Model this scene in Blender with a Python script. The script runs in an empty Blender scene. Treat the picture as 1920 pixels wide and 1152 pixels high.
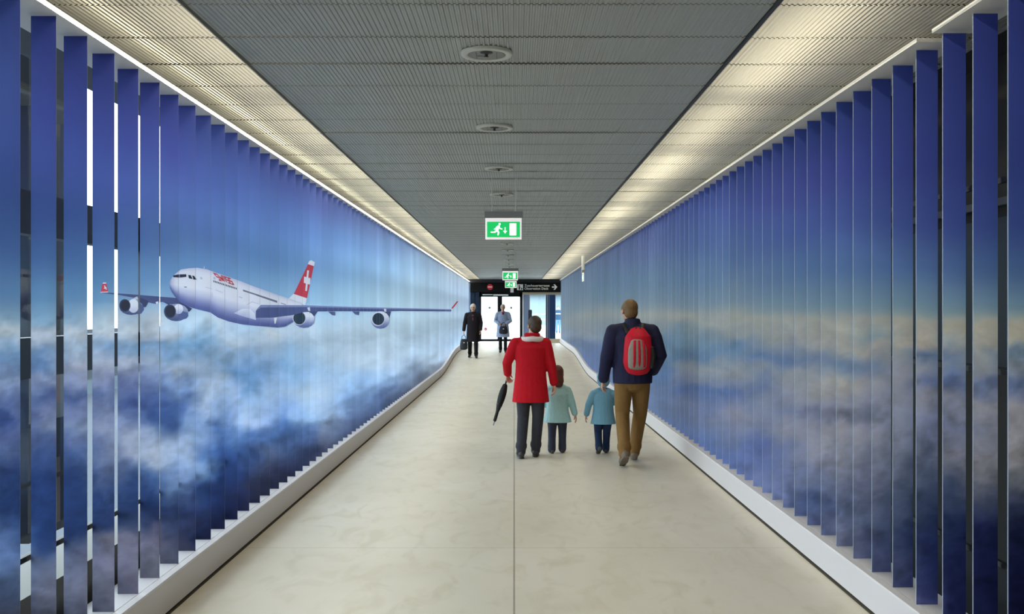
import bpy, bmesh, math, random
from mathutils import Vector, Matrix, noise
random.seed(7)
PI = math.pi
sc = bpy.context.scene
C = sc.collection

# ------------------------------------------------------------------ camera, world, lamps, exposure
F, CX, CY, CAMZ = 1850.0, 964.0, 583.0, 1.68      # focal length and vanishing point in the 1920x1152 frame
cam_d = bpy.data.cameras.new('camera'); cam = bpy.data.objects.new('camera', cam_d); C.objects.link(cam)
cam.location = (0, 0, CAMZ); cam.rotation_euler = (PI/2, 0, 0)
cam_d.sensor_width = 36; cam_d.lens = 36*F/1920
cam_d.shift_x = (960-CX)/1920; cam_d.shift_y = (CY-576)/1920
cam_d.clip_start = .05; cam_d.clip_end = 500
sc.camera = cam

world = bpy.data.worlds.new('overcast_sky'); sc.world = world; world.use_nodes = True
wb = world.node_tree.nodes['Background']
wb.inputs[0].default_value = (.86, .92, 1.0, 1); wb.inputs[1].default_value = 2.0
EXPOSURE = 1.75
LAMP_W = 4.4          # watts per ceiling lamp above the side bands
sc.view_settings.view_transform = 'Standard'; sc.view_settings.look = 'None'
sc.view_settings.exposure = EXPOSURE; sc.view_settings.gamma = 1
sc.view_settings.use_curve_mapping = False
sc.cycles.use_denoising = True
sc.cycles.max_bounces = 8; sc.cycles.diffuse_bounces = 5; sc.cycles.transparent_max_bounces = 12
sc.cycles.sample_clamp_indirect = 6
sc.cycles.caustics_reflective = False; sc.cycles.caustics_refractive = False

ZC = CAMZ + 1.36                                   # ceiling height
XL, XR = -1.91, 1.976                              # kerb faces
FL, FR = -1.962, 2.025                             # inner edges of the fins
FINW, PITCH = .108, .308
FINT = {-1: .0015, 1: .008}       # sheet thickness of the left and right fins
DEND = 43.0
def area_lamp(x, y, z, sx, sy, w, col):
    l = bpy.data.lights.new('ceiling_lamp', 'AREA'); l.shape = 'RECTANGLE'; l.size = sx; l.size_y = sy
    l.energy = w; l.color = col
    o = bpy.data.objects.new('ceiling_lamp', l); C.objects.link(o); o.location = (x, y, z)
    return o
for k in range(-2, 20):                            # lamps in the plenum over the side bands of the ceiling
    for x in (-1.56, 1.46):
        area_lamp(x, 1.0+k*2.12, ZC+.31, .07, 1.9, LAMP_W*random.uniform(.8, 1.2)*(1 if x < 0 else 1.3), (1, .91, .70))

# ------------------------------------------------------------------ helpers
def lin(c):
    return tuple(((v/255)/12.92 if v/255 <= .04045 else ((v/255+.055)/1.055)**2.4) for v in c)
def P(px, py, d):
    return Vector(((px-CX)*d/F, d, CAMZ-(py-CY)*d/F))
def sstep(a, b, x):
    t = max(0, min(1, (x-a)/(b-a))); return t*t*(3-2*t)
def ground(d):
    z = -.055*max(0, min(1, (d-6)/20))
    return z + .315*sstep(25.6, 33.6, d) + .02*sstep(33.6, 43, d)

def mat(name, col, rough=.6, metal=0, noise=0, nscale=20, bump=0, spec=.5, emit=None, estr=0):
    m = bpy.data.materials.new(name); m.use_nodes = True
    nt = m.node_tree; b = nt.nodes['Principled BSDF']
    c = lin(col)
    b.inputs['Base Color'].default_value = (*c, 1); b.inputs['Roughness'].default_value = rough
    b.inputs['Metallic'].default_value = metal; b.inputs['Specular IOR Level'].default_value = spec
    if emit is not None:
        b.inputs['Emission Color'].default_value = (*lin(emit), 1); b.inputs['Emission Strength'].default_value = estr
    if noise or bump:
        tc = nt.nodes.new('ShaderNodeTexCoord'); n = nt.nodes.new('ShaderNodeTexNoise')
        n.inputs['Scale'].default_value = nscale; n.inputs['Detail'].default_value = 5
        nt.links.new(tc.outputs['Object'], n.inputs['Vector'])
        if noise:
            mx = nt.nodes.new('ShaderNodeMix'); mx.data_type = 'RGBA'
            mx.inputs[6].default_value = (*[v*(1-noise) for v in c], 1); mx.inputs[7].default_value = (*[min(1, v*(1+noise)) for v in c], 1)
            nt.links.new(n.outputs['Fac'], mx.inputs[0]); nt.links.new(mx.outputs[2], b.inputs['Base Color'])
        if bump:
            bp = nt.nodes.new('ShaderNodeBump'); bp.inputs['Strength'].default_value = bump; bp.inputs['Distance'].default_value = .01
            nt.links.new(n.outputs['Fac'], bp.inputs['Height']); nt.links.new(bp.outputs['Normal'], b.inputs['Normal'])
    return m

def link(name, me, m, parent=None, loc=None):
    o = bpy.data.objects.new(name, me); C.objects.link(o)
    if m is not None:
        for k in (m if isinstance(m, (list, tuple)) else [m]): me.materials.append(k)
    if parent: o.parent = parent
    if loc: o.location = loc
    return o
def obj(name, bm, m, parent=None, smooth=False, loc=None):
    me = bpy.data.meshes.new(name); bm.normal_update(); bm.to_mesh(me); bm.free()
    if smooth:
        me.polygons.foreach_set('use_smooth', [True]*len(me.polygons))
    return link(name, me, m, parent, loc)
def tag(o, label, cat, group=None):
    o['label'] = label; o['category'] = cat
    if group: o['group'] = group
    return o
def struct(o):
    o['kind'] = 'structure'; return o
def thing(name, label, cat, loc=(0, 0, 0), rz=0, group=None, scale=1):
    o = bpy.data.objects.new(name, None); C.objects.link(o); o.empty_display_size = .1
    o.location = loc; o.rotation_euler = (0, 0, rz); o.scale = (scale,)*3
    return tag(o, label, cat, group)
def box(bm, x0, x1, y0, y1, z0, z1, mi=0):
    v = [bm.verts.new((x, y, z)) for x in (x0, x1) for y in (y0, y1) for z in (z0, z1)]
    for f in ((0, 1, 3, 2), (4, 6, 7, 5), (0, 4, 5, 1), (2, 3, 7, 6), (0, 2, 6, 4), (1, 5, 7, 3)):
        fc = bm.faces.new([v[i] for i in f]); fc.material_index = mi
def boxobj(name, b, m, parent=None, bevel=0):
    bm = bmesh.new(); box(bm, *b)
    if bevel:
        bmesh.ops.bevel(bm, geom=bm.edges[:], offset=bevel, segments=2, profile=.5, affect='EDGES')
    return obj(name, bm, m, parent)
def prism(bm, pts, y0, y1, mi=0):
    """closed outline in x,z extruded from y0 to y1"""
    a = [bm.verts.new((x, y0, z)) for x, z in pts]; b = [bm.verts.new((x, y1, z)) for x, z in pts]
    n = len(pts)
    fs = [bm.faces.new(a), bm.faces.new(b[::-1])]
    for i in range(n): fs.append(bm.faces.new((a[i], b[i], b[(i+1) % n], a[(i+1) % n])))
    for f in fs: f.material_index = mi
    bmesh.ops.recalc_face_normals(bm, faces=fs)
def disc_pts(cx, cz, r, n=28):
    return [(cx+r*math.cos(2*PI*i/n), cz+r*math.sin(2*PI*i/n)) for i in range(n)]
def cyl(bm, p, q, r, n=12, r2=None):
    p, q = Vector(p), Vector(q); ax = (q-p).normalized()
    s = ax.orthogonal().normalized(); t = ax.cross(s)
    r2 = r if r2 is None else r2
    a = [bm.verts.new(p+(s*math.cos(2*PI*i/n)+t*math.sin(2*PI*i/n))*r) for i in range(n)]
    b = [bm.verts.new(q+(s*math.cos(2*PI*i/n)+t*math.sin(2*PI*i/n))*r2) for i in range(n)]
    for i in range(n): bm.faces.new((a[i], a[(i+1) % n], b[(i+1) % n], b[i]))
    bm.faces.new(a[::-1]); bm.faces.new(b)
def lathe(bm, prof, n=32, cx=0, cy=0):
    rings = [[bm.verts.new((cx+r*math.cos(2*PI*i/n), cy+r*math.sin(2*PI*i/n), z)) for i in range(n)] for r, z in prof]
    for a, b in zip(rings, rings[1:]):
        for i in range(n): bm.faces.new((a[i], a[(i+1) % n], b[(i+1) % n], b[i]))
def profile_sweep(bm, prof_of, ds):
    """prof_of(d) -> closed list of (x,z); swept along y"""
    rings = [[bm.verts.new((x, d, z)) for x, z in prof_of(d)] for d in ds]
    n = len(rings[0])
    for a, b in zip(rings, rings[1:]):
        for i in range(n): bm.faces.new((a[i], b[i], b[(i+1) % n], a[(i+1) % n]))
    bm.faces.new(rings[0]); bm.faces.new(rings[-1][::-1])
    bmesh.ops.recalc_face_normals(bm, faces=bm.faces[:])
def tube(bm, pts, rad, n=14, side=(1, 0, 0), cap=True):
    """tapered limb; rad entries r or (a,b): a along `side`, b across"""
    pts = [Vector(p) for p in pts]; rad = [(r, r) if not isinstance(r, (tuple, list)) else r for r in rad]
    rings = []; N = len(pts)
    def frame(i):
        t = (pts[min(i+1, N-1)]-pts[max(i-1, 0)]).normalized()
        s = Vector(side); s = s-t*s.dot(t)
        if s.length < .05: s = t.orthogonal()
        s.normalize(); return t, s, t.cross(s)
    def ring(c, s, u, a, b): rings.append([bm.verts.new(c+s*a*math.cos(2*PI*k/n)+u*b*math.sin(2*PI*k/n)) for k in range(n)])
    for i in range(N):
        t, s, u = frame(i); a, b = rad[i]
        if i == 0 and cap:
            for q in (.35, .75): ring(pts[0]-t*min(a, b)*math.sqrt(1-q*q)*.8, s, u, a*q, b*q)
        ring(pts[i], s, u, a, b)
        if i == N-1 and cap:
            for q in (.75, .35): ring(pts[i]+t*min(a, b)*math.sqrt(1-q*q)*.8, s, u, a*q, b*q)
    for a, b in zip(rings, rings[1:]):
        for k in range(n): bm.faces.new((a[k], a[(k+1) % n], b[(k+1) % n], b[k]))
    bm.faces.new(rings[0][::-1]); bm.faces.new(rings[-1])
def blob(bm, c, r, rot=(0, 0, 0), sub=3):
    m = Matrix.Translation(c) @ Matrix.Rotation(rot[2], 4, 'Z') @ Matrix.Rotation(rot[1], 4, 'Y') @ Matrix.Rotation(rot[0], 4, 'X') @ Matrix.Diagonal((*r, 1))
    bmesh.ops.create_icosphere(bm, subdivisions=sub, radius=1, matrix=m)
def fuse(name, bm, m, parent, voxel=.008, smooth=4, loc=None):
    """merge the lofts into one continuous smooth surface"""
    bmesh.ops.recalc_face_normals(bm, faces=bm.faces[:])
    me = bpy.data.meshes.new('tmp'); bm.to_mesh(me); bm.free()
    t = bpy.data.objects.new('tmp', me); C.objects.link(t)
    r = t.modifiers.new('r', 'REMESH'); r.mode = 'VOXEL'; r.voxel_size = voxel
    s = t.modifiers.new('s', 'SMOOTH'); s.factor = .5; s.iterations = smooth
    dg = bpy.context.evaluated_depsgraph_get(); dg.update()
    me2 = bpy.data.meshes.new_from_object(t.evaluated_get(dg)); me2.name = name
    bpy.data.objects.remove(t); bpy.data.meshes.remove(me)
    me2.polygons.foreach_set('use_smooth', [True]*len(me2.polygons))
    return link(name, me2, m, parent, loc)
def text_mesh(name, s, m, width, loc, parent, depth=.004):
    cu = bpy.data.curves.new('t', 'FONT'); cu.body = s; cu.extrude = depth/2; cu.offset = .012
    t = bpy.data.objects.new('t', cu); C.objects.link(t)
    dg = bpy.context.evaluated_depsgraph_get(); dg.update()
    me = bpy.data.meshes.new_from_object(t.evaluated_get(dg)); bpy.data.objects.remove(t)
    xs = [v.co.x for v in me.vertices]; k = width/(max(xs)-min(xs)); x0 = min(xs)
    for v in me.vertices: v.co = ((v.co.x-x0)*k, v.co.z, v.co.y*k)
    return link(name, me, m, parent, loc)

# ------------------------------------------------------------------ materials of the setting
def floor_mat():
    m = bpy.data.materials.new('polished_concrete'); m.use_nodes = True; nt = m.node_tree; b = nt.nodes['Principled BSDF']
    N, L = nt.nodes.new, nt.links.new
    tc = N('ShaderNodeTexCoord')
    def noise(scale, detail, st=(1, 1, 1), dist=0):
        mp = N('ShaderNodeMapping'); mp.inputs['Scale'].default_value = st; L(tc.outputs['Object'], mp.inputs[0])
        n = N('ShaderNodeTexNoise'); n.inputs['Scale'].default_value = scale; n.inputs['Detail'].default_value = detail
        n.inputs['Distortion'].default_value = dist; L(mp.outputs[0], n.inputs['Vector']); return n.outputs['Fac']
    def mixc(f, a, bb, lo=.3, hi=.7):
        r = N('ShaderNodeMapRange'); r.inputs[1].default_value = lo; r.inputs[2].default_value = hi; L(f, r.inputs[0])
        x = N('ShaderNodeMix'); x.data_type = 'RGBA'; L(r.outputs[0], x.inputs[0])
        for i, v in ((6, a), (7, bb)):
            if isinstance(v, tuple): x.inputs[i].default_value = (*lin(v), 1)
            else: L(v, x.inputs[i])
        return x.outputs[2]
    c = mixc(noise(.9, 6, (1, .8, 1), .6), (208, 199, 180), (220, 212, 196))
    c2 = mixc(noise(5, 8, (1, .45, 1), 1.2), (202, 192, 170), c, .25, .5)
    sx = N('ShaderNodeSeparateXYZ'); L(tc.outputs['Object'], sx.inputs[0])
    def math_(op, a, bv=None):
        n = N('ShaderNodeMath'); n.operation = op
        for i, v in enumerate((a, bv)):
            if v is None: continue
            if isinstance(v, (int, float)): n.inputs[i].default_value = v
            else: L(v, n.inputs[i])
        return n.outputs[0]
    jx = math_('LESS_THAN', math_('ABSOLUTE', sx.outputs[0]), .006)
    jy = math_('LESS_THAN', math_('ABSOLUTE', math_('SUBTRACT', math_('MODULO', math_('ADD', sx.outputs[1], 4.72*4-7.0+2.36), 4.72), 2.36)), .006)
    j = math_('ADD', math_('MULTIPLY', jx, .55), math_('MULTIPLY', jy, .28))
    x = N('ShaderNodeMix'); x.data_type = 'RGBA'; L(j, x.inputs[0]); L(c2, x.inputs[6]); x.inputs[7].default_value = (*lin((88, 82, 68)), 1)
    L(x.outputs[2], b.inputs['Base Color'])
    r = N('ShaderNodeMapRange'); r.inputs[3].default_value = .34; r.inputs[4].default_value = .52; L(noise(3, 5), r.inputs[0]); L(r.outputs[0], b.inputs['Roughness'])
    bp = N('ShaderNodeBump'); bp.inputs['Strength'].default_value = .12; bp.inputs['Distance'].default_value = .01; L(noise(2.2, 4, (1, .4, 1), .8), bp.inputs['Height']); L(bp.outputs[0], b.inputs['Normal'])
    return m
def mesh_panel_mat():
    """expanded metal lets part of the lamp light from above through"""
    m = bpy.data.materials.new('expanded_metal'); m.use_nodes = True; nt = m.node_tree; b = nt.nodes['Principled BSDF']
    b.inputs['Base Color'].default_value = (.42, .42, .39, 1); b.inputs['Roughness'].default_value = .42; b.inputs['Metallic'].default_value = .35
    tr = nt.nodes.new('ShaderNodeBsdfTranslucent'); tr.inputs[0].default_value = (.8, .78, .70, 1)
    tp = nt.nodes.new('ShaderNodeBsdfTransparent')
    m1 = nt.nodes.new('ShaderNodeMixShader'); m1.inputs[0].default_value = .22
    m2 = nt.nodes.new('ShaderNodeMixShader'); m2.inputs[0].default_value = .12
    nt.links.new(b.outputs[0], m1.inputs[1]); nt.links.new(tr.outputs[0], m1.inputs[2])
    lw = nt.nodes.new('ShaderNodeLayerWeight'); lw.inputs[0].default_value = .5      # open mesh: light passes straight through, little at a slant
    mr = nt.nodes.new('ShaderNodeMapRange'); mr.inputs[1].default_value = .25; mr.inputs[2].default_value = .7; mr.inputs[3].default_value = .85; mr.inputs[4].default_value = .02
    nt.links.new(lw.outputs['Facing'], mr.inputs[0]); nt.links.new(mr.outputs[0], m2.inputs[0])
    nt.links.new(m1.outputs[0], m2.inputs[1]); nt.links.new(tp.outputs[0], m2.inputs[2])
    nt.links.new(m2.outputs[0], nt.nodes['Material Output'].inputs[0])
    return m
def glass_mat(name='clear_glass', tint=(.92, .97, .97), refl=.08):
    m = bpy.data.materials.new(name); m.use_nodes = True; nt = m.node_tree
    nt.nodes.remove(nt.nodes['Principled BSDF'])
    tp = nt.nodes.new('ShaderNodeBsdfTransparent'); tp.inputs[0].default_value = (*tint, 1)
    g = nt.nodes.new('ShaderNodeBsdfGlossy'); g.inputs['Roughness'].default_value = .02
    mx = nt.nodes.new('ShaderNodeMixShader'); mx.inputs[0].default_value = refl
    nt.links.new(tp.outputs[0], mx.inputs[1]); nt.links.new(g.outputs[0], mx.inputs[2]); nt.links.new(mx.outputs[0], nt.nodes['Material Output'].inputs[0])
    return m
M_floor = floor_mat(); M_mesh = mesh_panel_mat(); M_glass = glass_mat()
M_ceil = mat('corrugated_metal', (172, 178, 180), .5, .1, .05, 6)
M_white = mat('white_painted_metal', (238, 238, 236), .45, noise=.02, nscale=3)
M_kerb = mat('white_kerb_panel', (213, 210, 214), .5, noise=.02, nscale=2)
M_gap = mat('shadow_gap_rubber', (52, 48, 36), .8)
M_dark = mat('dark_steel', (48, 54, 62), .5, .2)
M_black = mat('black_steel', (16, 17, 19), .5)
M_olive = mat('dark_olive_panel', (9, 10, 8), .8, noise=.1, nscale=2)
M_sill = mat('grey_sill_panel', (82, 82, 78), .6)
M_teal = mat('dark_teal_glass_panel', (10, 22, 28), .4, spec=.3)
M_roof = mat('grey_plenum_deck', (120, 120, 116), .8)
M_led = mat('led_strip', (255, 250, 235), .5, emit=(255, 244, 214), estr=9)

# ------------------------------------------------------------------ room shell
ds_all = [-5, 0, 3, 6] + [6+i*1.0 for i in range(1, 20)] + [25.6+i*.25 for i in range(0, 34)] + [34.5, 36, 38, 40, DEND]
bm = bmesh.new()
rows = [[bm.verts.new((x, d, ground(d))) for x in (XL-.2, XR+.2)] for d in ds_all]
for a, b in zip(rows, rows[1:]): bm.faces.new((a[0], a[1], b[1], b[0]))
struct(obj('floor', bm, M_floor, smooth=True))

def kerb(name, x, sgn, d0, d1, ledge=.2):
    def prof(d):
        g = ground(d)
        return [(x+sgn*.014, g-.05), (x+sgn*.014, g+.018), (x, g+.02), (x, g+ledge-.008), (x+sgn*.006, g+ledge), (x+sgn*.05, g+ledge), (x+sgn*.05, g+ledge-.003),
                (x+sgn*.054, g+ledge-.003), (x+sgn*.054, g+ledge), (x+sgn*.24, g+ledge), (x+sgn*.24, g-.05)]
    bm = bmesh.new(); profile_sweep(bm, prof, [d for d in ds_all if d0 < d < d1] and [d0]+[d for d in ds_all if d0 < d < d1]+[d1])
    o = obj(name, bm, M_kerb); struct(o)
    bm = bmesh.new(); profile_sweep(bm, lambda d: [(x-sgn*.006, ground(d)+.0005), (x-sgn*.006, ground(d)+.004), (x+sgn*.02, ground(d)+.018), (x+sgn*.02, ground(d)-.01)], [d0]+[d for d in ds_all if d0 < d < d1]+[d1])
    g = obj('shadow_gap', bm, M_gap, o)
    return o
kl = kerb('baseboard_left', XL, -1, -5, DEND)
kr = kerb('baseboard_right', XR, 1, 4.76, DEND); kr2 = kerb('baseboard_right', XR+.03, 1, -5, 4.62)
for d in (25.4,):
    bm = bmesh.new(); box(bm, XL-.002, XL+.0015, d, d+.02, ground(d)+.03, ground(d)+.2); obj('panel_joint', bm, M_dark, kl)
d = 15.2; bm = bmesh.new(); box(bm, XR-.0015, XR+.002, d, d+.012, ground(d)+.03, ground(d)+.195); obj('panel_joint', bm, M_dark, kr)

# ceiling: corrugated metal panels, a grey middle band and two side bands of expanded metal under the lamps
CLX, CRX = -1.4655, 1.167
def corrugated(bm, x0, x1, y0, y1, z, dz, mi, amp=.0055, pitch=.0245):
    n = max(4, int(round((x1-x0)/pitch))); w = (x1-x0)/n; xs = []
    for i in range(n):
        xs += [(x0+(i+.05)*w, 0), (x0+(i+.42)*w, 0), (x0+(i+.55)*w, amp), (x0+(i+.92)*w, amp)]
    a = [bm.verts.new((x, y0, z+h)) for x, h in xs]; b = [bm.verts.new((x, y1, z+h+dz)) for x, h in xs]
    for i in range(len(xs)-1):
        f = bm.faces.new((a[i], b[i], b[i+1], a[i+1])); f.material_index = mi
bm = bmesh.new(); d = 4.93-.53*12; k = 0
while d < DEND:
    for x0, x1, mi, dz0 in ((-2.36, CLX-.006, 1, 0), (CLX+.006, CRX-.006, 0, .004), (CRX+.006, 2.40, 1, 0)):
        corrugated(bm, x0, x1, d+.002, min(DEND, d+.53-.002), ZC+dz0+random.uniform(-.001, .001), random.uniform(.002, .006), mi)
    d += .53; k += 1
struct(obj('ceiling', bm, [M_ceil, M_mesh]))
for n, x in (('trim_3', CLX), ('trim_4', CRX)):
    struct(boxobj(n, (x-.004, x+.004, -5, DEND, ZC-.010, ZC+.03), M_dark if n == 'trim_4' else mat('grey_ceiling_profile', (120, 122, 118), .5)))
bm = bmesh.new(); box(bm, -2.62, 2.62, -5.2, DEND+.3, ZC+.5, ZC+.56); struct(obj('roof', bm, M_roof))
# soffit channels over the fins
TZL, TZR = CAMZ+1.264, CAMZ+1.312
o = struct(boxobj('trim_1', (-2.2, -1.942, -5, DEND, TZL+.001, TZL+.02), M_white))
s1 = tag(boxobj('light_strip', (-1.9415, -1.936, -5, DEND, TZL+.004, TZL+.018), M_led), 'glowing white light strip running along the top edge of the left fins', 'light')
o = struct(boxobj('trim_2', (1.966, 2.2, 4.82, DEND, TZR+.001, TZR+.021), M_white))
o = struct(boxobj('trim_5', (1.99, 2.2, -5, 4.70, TZR+.010, TZR+.030), M_white))

# left facade: sill, transoms, mullions and glass in front of the daylight
GX = -2.52
wl = struct(boxobj('wall_left', (GX-.1, GX+.3, -5, DEND, -.1, .375), M_sill))
boxobj('wall_upper_panel', (GX-.1, GX+.02, -5, DEND, TZL+.1, ZC+.5), M_dark, wl)
w1 = struct(boxobj('window_1', (GX-.012, GX, .8, DEND, .375, TZL+.1), M_glass))
boxobj('daylight_block', (GX-.1, GX+.02, -5, .8, .375, TZL+.1), M_dark, wl)  # unseen panel added to cut daylight on the nearest left fins
for z0, z1 in ((CAMZ+.395, CAMZ+.62), (CAMZ-.35, CAMZ-.14)):
    boxobj('transom', (GX-.06, GX+.02, .8, DEND, z0, z1), M_dark, w1)
for k in range(-1, 18):
    d = 5.28+k*2.36
    if k == 0: continue
    bb = (GX-.05, GX+.04, d-.05, d+.05, .375, TZL+.1)
    boxobj('mullion', bb, M_dark, w1)
boxobj('mullion', (GX-.05, GX+.04, 6.57, 6.66, CAMZ-.3, CAMZ+.62), M_dark, w1)
wr = struct(boxobj('wall_right', (2.62, 2.72, -5, DEND, -.1, ZC+.5), M_olive))
boxobj('wall_glass_panel', (2.60, 2.62, -5, DEND, CAMZ-.30, CAMZ+.50), M_teal, wr)
boxobj('wall_strip', (2.575, 2.62, -5, DEND, CAMZ+.56, CAMZ+.60), M_dark, wr)
struct(boxobj('wall_back', (-2.6, 2.7, -5.2, -5, -.1, ZC+.5), mat('pale_back_wall', (225, 222, 212), .7)))
boxobj('dark_cover', (2.2, 2.62, -5, DEND, TZR+.06, TZR+.1), M_olive, wr); boxobj('dark_cover', (GX, -2.2, -5, DEND, TZL+.06, TZL+.1), M_dark, wl)  # dark covers added to shut out plenum light above the fins
# rails tying the fins together
for sgn, x, zs in ((-1, FL-FINW-.02, (-1.06,)), (1, FR+FINW+.02, (.575, -.272, -1.12))):
    for i, z in enumerate(zs):
        bm = bmesh.new(); box(bm, x-.010, x+.010, -2, 25.2, CAMZ+z-.012, CAMZ+z+.012)
        nm = {(-1, 0): 'black steel rail low behind the left wall fins', (1, 0): 'black steel rail behind the right wall fins, above eye level',
              (1, 1): 'black steel rail behind the right wall fins, at waist height', (1, 2): 'black steel rail behind the right wall fins, near their feet'}[(sgn, i)]
        tag(obj('fin_rail', bm, M_black), nm, 'rail')

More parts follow.
